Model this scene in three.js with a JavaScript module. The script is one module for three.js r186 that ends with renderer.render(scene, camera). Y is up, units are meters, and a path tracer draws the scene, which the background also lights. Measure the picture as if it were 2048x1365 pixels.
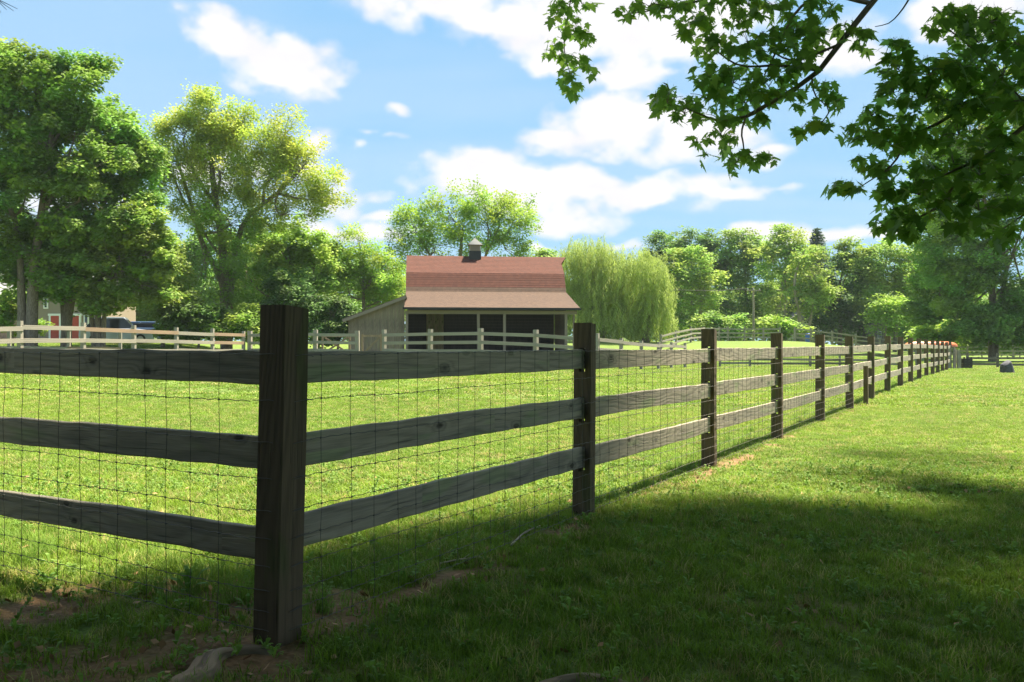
import * as THREE from 'three';
import { mergeGeometries } from 'three/addons/utils/BufferGeometryUtils.js';
import { Brush, Evaluator, SUBTRACTION } from 'three-bvh-csg';

// ------------------------------------------------------------------ camera, sky, sun, exposure
const EYE = 1.287, F = 1660, HOR = 691;               // F: focal length in photo pixels, HOR: the photo's horizon row
const scene = new THREE.Scene();
const camera = new THREE.PerspectiveCamera(2 * Math.atan(682.5 / F) * 180 / Math.PI, 2048 / 1365, 0.05, 2000);
camera.position.set(0, EYE, 0);
camera.rotation.x = Math.atan((HOR - 682.5) / F);
const renderer = new THREE.WebGLRenderer({ antialias: true });
renderer.toneMapping = THREE.LinearToneMapping;
renderer.toneMappingExposure = 4.0;
renderer.shadowMap.enabled = true;
scene.fog = new THREE.FogExp2(0xd6e6f2, 0.00022);

const SUN_DIR = new THREE.Vector3(0.32, 0.92, -0.24).normalize();
const sun = new THREE.DirectionalLight(0xfff1dc, 5);
sun.position.copy(SUN_DIR).multiplyScalar(200).add(new THREE.Vector3(0, 0, -30));
sun.target.position.set(0, 0, -30);
sun.castShadow = true; sun.shadow.radius = 8;            // thin high cloud: soft-edged shade
Object.assign(sun.shadow.camera, { left: -140, right: 140, top: 140, bottom: -140, near: 1, far: 500 });
sun.shadow.mapSize.set(4096, 4096);
scene.add(sun, sun.target);

// ------------------------------------------------------------------ numbers
function rng(seed) { let a = (seed * 2654435761) >>> 0; return () => { a = (a + 0x6D2B79F5) >>> 0; let t = a; t = Math.imul(t ^ (t >>> 15), t | 1); t ^= t + Math.imul(t ^ (t >>> 7), t | 61); return ((t ^ (t >>> 14)) >>> 0) / 4294967296; }; }
const hash2 = (x, y) => { let h = Math.imul(x, 374761393) ^ Math.imul(y, 668265263); h = Math.imul(h ^ (h >>> 13), 1274126177); return ((h ^ (h >>> 16)) >>> 0) / 4294967296; };
function vnoise(x, y) {
  const xi = Math.floor(x), yi = Math.floor(y), fx = x - xi, fy = y - yi, u = fx * fx * (3 - 2 * fx), v = fy * fy * (3 - 2 * fy);
  const a = hash2(xi, yi), b = hash2(xi + 1, yi), c = hash2(xi, yi + 1), d = hash2(xi + 1, yi + 1);
  return a + (b - a) * u + (c - a) * v + (a - b - c + d) * u * v;
}
function fbm(x, y, o = 4) { let s = 0, a = 0.5, n = 0; for (let i = 0; i < o; i++) { s += a * vnoise(x, y); n += a; x = x * 2.03 + 17.3; y = y * 2.03 - 9.1; a *= 0.5; } return s / n; }
const ss = (a, b, x) => { const t = Math.min(1, Math.max(0, (x - a) / (b - a))); return t * t * (3 - 2 * t); };
const clamp = (x, a, b) => Math.min(b, Math.max(a, x));
const V = (x, y, z) => new THREE.Vector3(x, y, z);
const lin = (r, g, b) => new THREE.Color().setRGB(r, g, b);

// ------------------------------------------------------------------ sky with fair-weather clouds
{
  const W = 4096, H = 2048, data = new Float32Array(W * H * 4);
  // cumulus of this sky: [azimuth, elevation, half width, half height, weight], degrees from the view axis
  const D = (px, py, rx, ry, w) => [Math.atan((px - 1024) / F), Math.atan((HOR - py) / F), rx / F, ry / F, w];
  const clouds = [
    D(480, 95, 110, 45, 1.1), D(560, 150, 120, 70, 1.2), D(620, 180, 70, 45, 1), D(500, 190, 60, 50, .7),
    D(900, 5, 190, 45, 1.2), D(1010, 45, 100, 40, .9), D(1180, 20, 260, 90, 1.25), D(1330, 70, 190, 100, 1.2), D(1130, 100, 130, 60, 1.0), D(1260, 150, 120, 50, .9),
    D(1240, 255, 150, 62, 1.3), D(1150, 280, 120, 35, 1.1), D(1380, 280, 130, 60, 1.0), D(1500, 320, 90, 20, .7),
    D(970, 365, 130, 55, 1.25), D(1090, 390, 200, 55, 1.2), D(1250, 385, 220, 38, 1.0), D(1420, 390, 180, 20, .95), D(1540, 388, 120, 12, .7), D(1150, 445, 130, 30, .9),
    D(1650, 478, 190, 26, 1.3), D(1560, 465, 90, 16, 1.1), D(1800, 470, 120, 20, .9), D(1090, 497, 40, 14, .9), D(1250, 505, 60, 12, .7),
    D(1700, 140, 70, 55, 1.0), D(1930, 95, 110, 50, 1.1), D(1970, 20, 130, 60, 1.0), D(1850, 30, 80, 40, .7),
    D(790, 245, 50, 14, .5), D(715, 323, 38, 14, .55), D(738, 290, 52, 10, .5), D(815, 300, 40, 8, .45), D(760, 385, 60, 18, .65), D(700, 455, 160, 28, 1.0), D(780, 425, 60, 14, .8),
    D(560, 330, 160, 60, .7), D(400, 360, 90, 60, .75), D(620, 400, 150, 60, .7), D(140, 420, 160, 60, .6),
  ];
  for (let j = 0; j < H; j++) {
    const el = ((j + .5) / H - .5) * Math.PI, up = Math.max(0, Math.sin(el));
    for (let i = 0; i < W; i++) {
      const o = (j * W + i) * 4;
      const th = ((i + .5) / W - .5) * 2 * Math.PI;
      let az = th + Math.PI / 2; if (az > Math.PI) az -= 2 * Math.PI;
      const t = Math.pow(up, .62);
      let r = .140 - .106 * t, g = .216 - .104 * t, b = .262 - .028 * t;
      if (el > -0.01) {
        const e = Math.max(el, 0.0), k = 1 / (Math.sin(e) + .16);
        // the layer seen in perspective: pieces shrink towards the horizon
        const cx = Math.sin(az) * k, cy = Math.cos(az) * k;
        const inFrame = ss(.78, .62, Math.abs(az)) * ss(.52, .42, el);
        let m = 0;
        if (inFrame > 0) {
          const wx = (fbm(az * 14 + 5, el * 22, 3) - .5) * .07, wy = (fbm(az * 14 + 40, el * 22 + 9, 3) - .5) * .045;
          for (const c of clouds) { const dx = (az + wx - c[0]) / c[2], dy = (el + wy - c[1]) / c[3], q = dx * dx + dy * dy; if (q < 4) m = Math.max(m, c[4] * Math.exp(-q * 1.12)); }
        }
        const n1 = fbm(cx * 1.9 + 3.1, cy * 1.9 + 7.7, 5), n2 = fbm(az * 30, el * 46, 5);
        const gen = ss(.50, .66, n1) * .95;
        let dens = inFrame * ss(.16, .86, m + (n2 - .5) * 1.15 * ss(.02, .5, m)) + (1 - inFrame) * gen;
        dens = Math.min(1, dens);
        const veil = .12 * ss(.42, .7, fbm(cx * .8, cy * 2.4 + 4, 4));
        dens = Math.max(dens, veil);
        const shade = .90 + .16 * fbm(az * 22 + 9, el * 34, 4);
        r += (.262 * shade - r) * dens; g += (.259 * shade - g) * dens; b += (.268 * shade - b) * dens;
      }
      data[o] = r; data[o + 1] = g; data[o + 2] = b; data[o + 3] = 1;
    }
  }
  const tex = new THREE.DataTexture(data, W, H, THREE.RGBAFormat, THREE.FloatType);
  tex.mapping = THREE.EquirectangularReflectionMapping; tex.magFilter = THREE.LinearFilter; tex.minFilter = THREE.LinearFilter; tex.needsUpdate = true;
  scene.background = tex; scene.environment = tex;
}

// ------------------------------------------------------------------ helpers
const taken = new Map();
function numbered(name) { const n = taken.get(name) ?? 0; taken.set(name, n + 1); return n ? `${name}_${String(n).padStart(3, '0')}` : name; }
function shade(o) { o.castShadow = true; o.receiveShadow = true; return o; }
function thing(name, label, category, pos = [0, 0, 0], turn = 0, group) {
  const o = new THREE.Group(); o.name = numbered(name); o.position.set(...pos); o.rotation.y = turn;
  o.userData = { label, category }; if (group) o.userData.group = group; scene.add(o); return o;
}
function part(name, geo, mat, parent, pos, rot, scl) {
  const m = shade(new THREE.Mesh(geo, mat)); m.name = name;
  if (pos) m.position.set(...pos); if (rot) m.rotation.set(...rot); if (scl) m.scale.set(...scl);
  parent.add(m); return m;
}
function structure(name, geo, mat) { const m = shade(new THREE.Mesh(geo, mat)); m.name = name; m.userData.kind = 'structure'; scene.add(m); return m; }
const PX = (px, d) => (px - 1024) / F * d, PY = (py, d) => EYE + (HOR - py) / F * d;

function ground(x, z) {
  const d = -z; if (d < 4) return 0.012 * (fbm(x * .9, z * .9, 3) - .5);
  const px = 1024 + x / d * F;
  const a1 = .62 * ss(10, 30, d) * (1 - ss(950, 1420, px)) * (1 - ss(48, 66, d));
  const a2 = 1.68 * ss(47, 74, d) * (1 - ss(1560, 1930, px));
  const a3 = .07 * ss(15, 24, d) * (1 - ss(30, 40, d));
  const a4 = .6 * ss(43, 53, d) * (1 - ss(330, 480, px)) * (1 - ss(58, 74, d));
  return a1 + a2 + a3 + a4 + (.014 + .05 * ss(8, 30, d)) * (fbm(x * .35, z * .35, 3) - .5);
}
function chamferPrism(L, h, t, c, segs, f) {             // a board along +x, section h (y) by t (z) with chamfered edges; f(x, p) moves section points
  const y = h / 2, z = t / 2;
  const sec = [[-y + c, z], [y - c, z], [y, z - c], [y, -z + c], [y - c, -z], [-y + c, -z], [-y, -z + c], [-y, z - c]];
  const pos = [], uv = [], idx = [];
  const at = (i, k) => { const x = L * i / segs, p = V(x, sec[k][0], sec[k][1]); if (f) f(x, p); return p; };
  let per = 0;
  for (let k = 0; k < 8; k++) {
    const k2 = (k + 1) % 8, len = Math.hypot(sec[k][0] - sec[k2][0], sec[k][1] - sec[k2][1]);
    for (let i = 0; i <= segs; i++) {
      const b0 = pos.length / 3, A = at(i, k), B = at(i, k2);
      pos.push(A.x, A.y, A.z, B.x, B.y, B.z); uv.push(A.x, per, B.x, per + len);
      if (i < segs) idx.push(b0, b0 + 2, b0 + 1, b0 + 1, b0 + 2, b0 + 3);
    }
    per += len;
  }
  for (const e of [0, segs]) {
    const b0 = pos.length / 3; for (let k = 0; k < 8; k++) { const p = at(e, k); pos.push(p.x, p.y, p.z); uv.push(p.z * .3, p.y + .2); }
    for (let k = 1; k < 7; k++) e ? idx.push(b0, b0 + k + 1, b0 + k) : idx.push(b0, b0 + k, b0 + k + 1);
  }
  const g = new THREE.BufferGeometry();
  g.setAttribute('position', new THREE.Float32BufferAttribute(pos, 3)); g.setAttribute('uv', new THREE.Float32BufferAttribute(uv, 2)); g.setIndex(idx); g.computeVertexNormals();
  return g;
}
function boxUV(geo, su = 1, off = 0) {                   // uv in metres: u up the piece, v around it
  const g = geo.index ? geo.toNonIndexed() : geo, p = g.attributes.position, uv = new Float32Array(p.count * 2), a = V(), b = V(), c = V();
  for (let i = 0; i < p.count; i += 3) {
    a.fromBufferAttribute(p, i); b.fromBufferAttribute(p, i + 1); c.fromBufferAttribute(p, i + 2);
    const n = b.clone().sub(a).cross(c.clone().sub(a)).normalize();
    for (let k = 0; k < 3; k++) {
      const q = [a, b, c][k]; let u, v;
      if (Math.abs(n.y) > .7) { u = q.x * .3; v = q.z; } else if (Math.abs(n.x) > Math.abs(n.z)) { u = q.y; v = q.z + .31; } else { u = q.y; v = q.x; }
      uv[(i + k) * 2] = u * su + off; uv[(i + k) * 2 + 1] = v + off * .37;
    }
  }
  g.setAttribute('uv', new THREE.BufferAttribute(uv, 2)); return g;
}
function tube(pts, r0, r1, segs, rad, wob = 0, seed = 1) {
  const curve = new THREE.CatmullRomCurve3(pts), fr = curve.computeFrenetFrames(segs, false), L = curve.getLength(), R = rng(seed), pos = [], nor = [], uv = [], idx = [];
  const ph = [R() * 6, R() * 6];
  for (let i = 0; i <= segs; i++) {
    const t = i / segs, c = curve.getPointAt(t), r = (r0 + (r1 - r0) * t);
    for (let k = 0; k <= rad; k++) {
      const a = k / rad * Math.PI * 2, rr = r * (1 + wob * (Math.sin(a * 3 + ph[0] + t * 5) * .5 + Math.sin(a * 2 + ph[1] - t * 9) * .5));
      const n = fr.normals[i].clone().multiplyScalar(Math.cos(a)).addScaledVector(fr.binormals[i], Math.sin(a));
      pos.push(c.x + n.x * rr, c.y + n.y * rr, c.z + n.z * rr); nor.push(n.x, n.y, n.z); uv.push(t * L, k / rad * Math.max(.12, r0 * 6.28));
    }
  }
  for (let i = 0; i < segs; i++) for (let k = 0; k < rad; k++) { const a = i * (rad + 1) + k, b = a + rad + 1; idx.push(a, a + 1, b, b, a + 1, b + 1); }
  const g = new THREE.BufferGeometry();
  g.setAttribute('position', new THREE.Float32BufferAttribute(pos, 3)); g.setAttribute('normal', new THREE.Float32BufferAttribute(nor, 3)); g.setAttribute('uv', new THREE.Float32BufferAttribute(uv, 2)); g.setIndex(idx);
  return g;
}
function box(w, h, d, x = 0, y = 0, z = 0) { const g = new THREE.BoxGeometry(w, h, d); g.translate(x, y, z); return boxUV(g); }
function rgbTex(w, h, fn, srgb = true) {
  const d = new Uint8Array(w * h * 4), c = [0, 0, 0];
  for (let j = 0; j < h; j++) for (let i = 0; i < w; i++) { fn(i / w, j / h, c, i, j); const o = (j * w + i) * 4; for (let k = 0; k < 3; k++) { const v = clamp(c[k], 0, 1); d[o + k] = Math.round(255 * (srgb ? (v <= .0031308 ? v * 12.92 : 1.055 * Math.pow(v, 1 / 2.4) - .055) : v)); } d[o + 3] = 255; }
  const t = new THREE.DataTexture(d, w, h); t.wrapS = t.wrapT = THREE.RepeatWrapping; t.magFilter = THREE.LinearFilter; if (srgb) t.colorSpace = THREE.SRGBColorSpace; t.needsUpdate = true; return t;
}
// weathered board: rings cut lengthwise, fibres, knots, grey and mossy stains; u runs 3.2 m along, v 0.4 m across
function woodTextures(seed, tone, opts = {}) {
  const R = rng(seed), knots = []; for (let k = 0; k < (opts.knots ?? 7); k++) knots.push([R(), R(), .010 + R() * .016]);
  const W = 1024, H = 256, hgt = new Float32Array(W * H), col = new Float32Array(W * H * 3);
  for (let j = 0; j < H; j++) for (let i = 0; i < W; i++) {
    const u = i / W * 3.2, v = j / H * .4; let g = v * 30 + (fbm(u * 1.1 + seed, v * 6, 3) - .5) * 7 + (fbm(u * .35 + seed * 3, v * 2, 2) - .5) * 10, kn = 0;
    for (const [ku, kv, kr] of knots) { const dx = Math.abs(u - ku * 3.2), dy = v - kv * .4, q = (dx * dx) / (kr * kr * 6) + dy * dy / (kr * kr * 1.4); if (q < 9) { g += 3.2 * Math.exp(-q * .5) * Math.sign(dy || 1); kn = Math.max(kn, Math.exp(-q * 1.1)); } }
    const ring = Math.pow(.5 + .5 * Math.sin(g * 4.2), 1.7), fib = fbm(u * 9 + seed * 7, v * 260 + g * .6, 3), crack = ss(.70, .80, fbm(u * 3 + 50, v * 150 + g * .4, 3)), stain = fbm(u * 1.6 + seed * 11, v * 7 + 3, 4), moss = ss(.55, .75, fbm(u * 2.3 + 80 + seed, v * 9, 4));
    let s = .72 + .22 * (1 - ring) + .42 * (fib - .5) - .30 * crack + .55 * (stain - .5) - .62 * kn;
    const o = j * W + i; hgt[o] = .5 + .22 * (1 - ring) + .35 * (fib - .5) - .5 * crack - .25 * kn;
    s = Math.max(.12, s);
    for (let c = 0; c < 3; c++) col[o * 3 + c] = tone[c] * s * (1 + moss * [-.16, .02, -.22][c] * (opts.moss ?? 1) + (stain - .5) * [.06, 0, -.08][c]);
  }
  const map = rgbTex(W, H, (u, v, c, i, j) => { const o = (j * W + i) * 3; c[0] = col[o]; c[1] = col[o + 1]; c[2] = col[o + 2]; });
  const bump = rgbTex(W, H, (u, v, c, i, j) => { c[0] = c[1] = c[2] = hgt[j * W + i]; }, false);
  for (const t of [map, bump]) { t.repeat.set(1 / 3.2, 1 / .4); }
  return { map, bump };
}
function woodMat(name, seed, tone, opts = {}) { const { map, bump } = woodTextures(seed, tone, opts); return new THREE.MeshStandardMaterial({ name, map, bumpMap: bump, bumpScale: opts.bump ?? .0035, roughness: .93 }); }
const plain = (name, r, g, b, rough = .85, extra = {}) => new THREE.MeshStandardMaterial({ name, color: lin(r, g, b), roughness: rough, ...extra });

const M = {};
M.rail = [1, 2, 3, 4].map((s) => woodMat('weathered_board', s * 13 + 1, [.33, .295, .225], { knots: 7 }));
M.post = [1, 2].map((s) => woodMat('old_post_wood', s * 31 + 5, [.125, .092, .056], { knots: 3, moss: 1.4 }));
M.farRail = [woodMat('silvered_board', 91, [.30, .275, .23], { knots: 5, moss: .5 }), woodMat('silvered_board', 92, [.25, .23, .195], { knots: 5, moss: .8 })];
M.tanRail = woodMat('newer_board', 93, [.28, .20, .13], { knots: 5, moss: .2 });
M.darkRail = woodMat('brown_board', 94, [.17, .15, .12], { knots: 5 });
M.wire = plain('galvanised_wire', .12, .115, .10, .55, { metalness: .6 });
const barkTex = rgbTex(256, 256, (u, v, c) => { const n = fbm(u * 10, v * 34, 4), k = ss(.42, .56, fbm(u * 7 + 20, v * 26 + 3, 3)); const s = .45 + .5 * n + .35 * k; c[0] = .5 * s; c[1] = .45 * s; c[2] = .38 * s; });
M.bark = new THREE.MeshStandardMaterial({ name: 'bark', map: barkTex, bumpMap: barkTex, bumpScale: .02, color: lin(.42, .38, .33), roughness: .95 });
M.barkPale = new THREE.MeshStandardMaterial({ name: 'pale_bark', map: barkTex, bumpMap: barkTex, bumpScale: .02, color: lin(.75, .7, .62), roughness: .95 });
const leafMat = (name, t = .5) => new THREE.MeshPhysicalMaterial({ name, color: lin(1, 1, 1), roughness: .8, specularIntensity: .3, transmission: t, thickness: 0, side: THREE.DoubleSide });
M.leaf = leafMat('leaf');

// ------------------------------------------------------------------ the ground: one sheet out to the horizon
const FA = 30.9 * Math.PI / 180, C0 = V(PX(556, 3.64), 0, -3.64), FDIR = V(Math.sin(FA), 0, -Math.cos(FA)), FOUT = V(Math.cos(FA), 0, Math.sin(FA)), SP = 3.05;
function soil(x, z) {                                     // bare earth and litter: along the two near fences and round the corner post
  const rx = x - C0.x, rz = z - C0.z, along = rx * FDIR.x + rz * FDIR.z, off = rx * FOUT.x + rz * FOUT.z;
  const n = fbm(x * 2.6 + 4, z * 2.6, 4), n2 = fbm(x * 7 + 1, z * 7, 3);
  let s = 0;
  if (along > -.3 && along < 20) s = Math.max(s, ss(.26, .05, Math.abs(off - .12)) * ss(.36, .60, n) * .95);
  if (off < .3 && off > -12) s = Math.max(s, ss(.42, .08, Math.abs(along + .22)) * ss(.34, .58, n) * .95);
  s = Math.max(s, ss(.75, .25, Math.hypot(rx + .05, rz - .18)) * ss(.25, .5, n) * .95);
  if (-z < 4.6) s = Math.max(s, ss(-.1, -.7, x + .15 * (-z - 3)) * ss(.48, .62, n) * .9, ss(.64, .76, n) * .5);
  s = Math.max(s, ss(.66, .78, n * .6 + n2 * .4) * .35 * ss(9, 4, -z));
  return s;
}
const lawnTone = (x, z) => { const n = fbm(x * .28 + 9, z * .28, 4), m = fbm(x * 1.7, z * 1.7 + 30, 3); return [.86 + .34 * (n - .5) + .2 * (m - .5), .93 + .2 * (n - .5) + .16 * (m - .5), .9]; };
{
  const axis = (a, b, fine, lo, hi) => { const out = []; for (let x = a; x <= b + 1e-6; x += fine) out.push(x); let s = fine, x = b; while (x < hi) { s *= 1.09; x += s; out.push(x); } s = fine; x = a; while (x > lo) { s *= 1.09; x -= s; out.unshift(x); } return out; };
  const xs = axis(-5, 8, .085, -600, 600), zs = axis(-11, .5, .085, -700, 300), nx = xs.length, nz = zs.length;
  const pos = new Float32Array(nx * nz * 3), col = new Float32Array(nx * nz * 3), uv = new Float32Array(nx * nz * 2), idx = [];
  for (let j = 0; j < nz; j++) for (let i = 0; i < nx; i++) {
    const o = j * nx + i, x = xs[i], z = zs[j], s = soil(x, z), t = lawnTone(x, z), far = ss(14, 40, -z);
    pos.set([x, ground(x, z) - .004 + .012 * (fbm(x * 9, z * 9, 2) - .5) * ss(14, 6, -z), z], o * 3);
    const gr = [.185 * t[0], .27 * t[1], .034 * t[2]], so = [.30, .165, .085];
    col.set([0, 1, 2].map((k) => gr[k] + (so[k] - gr[k]) * s), o * 3); uv.set([x, z], o * 2);
    if (i < nx - 1 && j < nz - 1) idx.push(o, o + nx, o + 1, o + 1, o + nx, o + nx + 1);
  }
  const g = new THREE.BufferGeometry(); g.setAttribute('position', new THREE.BufferAttribute(pos, 3)); g.setAttribute('color', new THREE.BufferAttribute(col, 3)); g.setAttribute('uv', new THREE.BufferAttribute(uv, 2)); g.setIndex(idx); g.computeVertexNormals();
  const tx = rgbTex(1024, 1024, (u, v, c) => { const p = (s, q) => { const a = fbm(u * s, v * s + q, 3), b = fbm((u - 1) * s, v * s + q, 3), e = fbm(u * s, (v - 1) * s + q, 3), f = fbm((u - 1) * s, (v - 1) * s + q, 3); return (a * (1 - u) + b * u) * (1 - v) + (e * (1 - u) + f * u) * v; }; const n = p(150, 0), m = p(24, 40), s = clamp(.92 + 1.1 * (n - .5) + .5 * (m - .5), .3, 1.5) * .66; c[0] = s * (1 + .2 * (m - .5)); c[1] = s; c[2] = s * (.9 + .3 * (n - .5)); });
  tx.repeat.set(1 / 3.1, 1 / 3.1);
  structure('ground', g, new THREE.MeshStandardMaterial({ name: 'turf_soil', vertexColors: true, map: tx, bumpMap: tx, bumpScale: .02, roughness: 1 }));
}

// ------------------------------------------------------------------ the near fence: mortised posts, three boards, woven field wire
const RAILS = [[1.258, 1.113], [.888, .738], [.518, .364]];           // top and bottom edge above the ground
const WIRES = [1.247, 1.047, .866, .71, .571, .452, .333, .229, .14, .06];
function postGeo(w, t, H, seed, holes) {                  // w across the fence (z), t along it (x)
  const R = rng(seed), sink = .35, c = .007;
  let g = chamferPrism(H + sink, t, w, c, 10, (x, p) => { p.y += (fbm(x * 3 + seed, 1.5, 2) - .5) * .008; p.z += (fbm(x * 2.2 + seed * 2, 7.5, 2) - .5) * .010; if (x > H + sink - .001) p.x += (p.z / w) * .012 * (R() - .5) + (p.y / t) * .01; });
  g.rotateZ(Math.PI / 2); g.translate(0, -sink, 0);       // local x -> up; section y -> -x
  if (holes) {
    const ev = new Evaluator(); ev.attributes = ['position', 'normal', 'uv']; ev.useGroups = false;
    let a = new Brush(g); a.updateMatrixWorld();
    for (const [hi, lo] of RAILS) { const b = new Brush(new THREE.BoxGeometry(t * 2, hi - lo + .035, .052)); b.position.set(0, (hi + lo) / 2 + .012, 0); b.updateMatrixWorld(); a = ev.evaluate(a, b, SUBTRACTION); a.updateMatrixWorld(); }
    g = a.geometry;
  }
  g = boxUV(g, 1, seed * .77); g.computeVertexNormals(); return g;
}
function railGeo(L, h, seed, bow) {
  const t = .034;
  const g = chamferPrism(L, h, t, .004, 40, (x, p) => {
    const s = x / L; p.y += bow * Math.sin(Math.PI * s) + (p.y > 0 ? 1 : -1) * (fbm(x * 5 + seed * 9, p.y > 0 ? 3 : 8, 4) - .5) * .013; p.z += (fbm(x * 1.3 + seed * 5, 20, 2) - .5) * .016;
  });
  const uv = g.attributes.uv, o = (seed * .731) % 3.2, q = (seed * .173) % .4; for (let i = 0; i < uv.count; i++) uv.setXY(i, uv.getX(i) + o, uv.getY(i) + q);
  return g;
}
function wireRun(x0, x1, y, z, seed, groundAt) {          // a crimped line wire
  const n = Math.max(8, Math.round((x1 - x0) / .045)), pts = [];
  for (let i = 0; i <= n; i++) { const x = x0 + (x1 - x0) * i / n; pts.push(V(x, y + groundAt(x) + (i % 2 ? .0025 : -.0025) + (fbm(x * 1.3 + seed * 7, y * 9, 3) - .5) * .022, z + (fbm(x * .9 + seed, y * 5 + 40, 2) - .5) * .012)); }
  return tube(pts, .00175, .00175, n * 2, 4);
}
function wirePanel(fence, x0, x1, z, seed, groundAt, endFree) {
  const w = new THREE.Group(); w.name = 'wire_mesh'; fence.add(w); const R = rng(seed);
  WIRES.forEach((y, k) => part('line_wire', wireRun(x0 - (endFree ? .05 + R() * .03 : 0), x1, y, z, seed + k, groundAt), M.wire, w));
  const knot = new THREE.IcosahedronGeometry(.0052, 0);
  for (let x = x0 + .10; x < x1 - .03; x += .178 + (R() - .5) * .022) {
    const pts = [], gs = []; let lean = (R() - .5) * .03;
    WIRES.forEach((y, k) => { lean += (R() - .5) * .012; const p = V(x + lean, y + groundAt(x) + (fbm(x * 1.3 + (seed + k) * 7, y * 9, 3) - .5) * .022, z + .002 + (fbm(x * .9 + seed + k, y * 5 + 40, 2) - .5) * .012); pts.push(p); const q = knot.clone(); q.scale(1.5, 1, 1); q.translate(p.x, p.y, p.z); gs.push(q); });
    const stay = tube(pts, .0016, .0016, 26, 4).toNonIndexed();
    gs.forEach((q) => { if (!q.attributes.uv) q.setAttribute('uv', new THREE.Float32BufferAttribute(new Float32Array(q.attributes.position.count * 2), 2)); });
    part('stay_wire', mergeGeometries([stay, ...gs.map((q) => q.index ? q.toNonIndexed() : q)]), M.wire, w);
  }
  // staples and tails where the run is tied off
  return w;
}
{
  const fence = thing('board_fence', 'long weathered three board fence running from the corner post to the far right', 'fence', [C0.x, 0, C0.z], Math.PI / 2 - FA);
  const gAt = (s) => ground(C0.x + FDIR.x * s, C0.z + FDIR.z * s);
  const N = 17, lp = [1, 2, 3].map((s) => postGeo(.145, .098, 1.47, s, true)), lean = rng(77);
  const corner = part('corner_post', postGeo(.152, .152, 1.455, 9, false), M.post[0], fence, [0, gAt(0), 0], [0, 0, 0]);
  corner.userData.label = 'thick square corner post'; corner.rotation.set(.012, 0, -.016);
  for (const [k, y] of WIRES.entries()) {                 // tied ends of wire on the corner post's two outer faces
    const st = tube([V(-.012, y - .004, .082), V(.03, y, .083), V(.06, y + .002, .082), V(.10, y + (k % 3 - 1) * .008, .079)], .0017, .0015, 8, 4);
    part('staple', st, M.wire, corner, [0, -gAt(0), 0]);
    const st2 = tube([V(-.082, y - .002, -.10), V(-.083, y, -.04), V(-.082, y + .003, .005), V(-.081, y + .001, .03)], .0017, .0016, 8, 4);
    part('staple', st2, M.wire, corner, [0, -gAt(0), 0]);
  }
  for (let n = 1; n < N; n++) part('post', lp[n % 3], M.post[n % 2], fence, [n * SP, gAt(n * SP) - .01 + .02 * (lean() - .5), 0], [(lean() - .5) * .02, 0, -.014 + (lean() - .5) * .02]);
  const sh = part('short_post', postGeo(.09, .09, .83, 4, false), M.post[1], fence, [5.42 * SP, gAt(5.42 * SP), .13]); sh.userData.label = 'short extra post standing against the fence boards';
  for (let n = 0; n < N - 1; n++) for (let k = 0; k < 3; k++) {
    const [hi, lo] = RAILS[k], a = n === 0 ? .03 : n * SP - .045, b = (n + 1) * SP + .04, L = b - a, y0 = gAt(a) + (hi + lo) / 2 + (lean() - .5) * .014, y1 = gAt(b) + (hi + lo) / 2 + (lean() - .5) * .014;
    const seed = n * 3 + k + 1;
    part('rail', railGeo(L, hi - lo, seed, (lean() - .62) * .018), M.rail[(n * 2 + k) % 4], fence, [a, y0, (n % 2 ? .009 : -.009)], [0, 0, Math.atan2(y1 - y0, L)]);
  }
  for (let n = 0; n < 5; n++) wirePanel(fence, n * SP + (n ? 0 : .085), (n + 1) * SP + (n === 4 ? .03 : 0), .083, 11 + n * 20, gAt, n === 0);
}
{
  const fence = thing('board_fence', 'shaded near end of three board fence left of the corner post', 'fence', [C0.x, 0, C0.z], -FA);
  const dir = V(Math.cos(FA), 0, Math.sin(FA)), gAt = (s) => ground(C0.x + dir.x * s, C0.z + dir.z * s);
  part('post', postGeo(.145, .098, 1.47, 6, false), M.post[1], fence, [-SP, gAt(-SP) - .02, 0]);
  const ends = [[1.29, 1.118, 1.262, 1.113], [.875, .72, .884, .741], [.452, .29, .478, .338]];
  ends.forEach(([h0, l0, h1, l1], k) => {
    const a = -SP + .03, b = -.04, y0 = (h0 + l0) / 2, y1 = (h1 + l1) / 2;
    part('rail', railGeo(b - a, .147, 60 + k, .0), M.rail[(k + 2) % 4], fence, [a, y0, .0], [0, 0, Math.atan2(y1 - y0, b - a)]);
  });
  wirePanel(fence, -SP, -.08, .083, 301, gAt, false);
}

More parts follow.
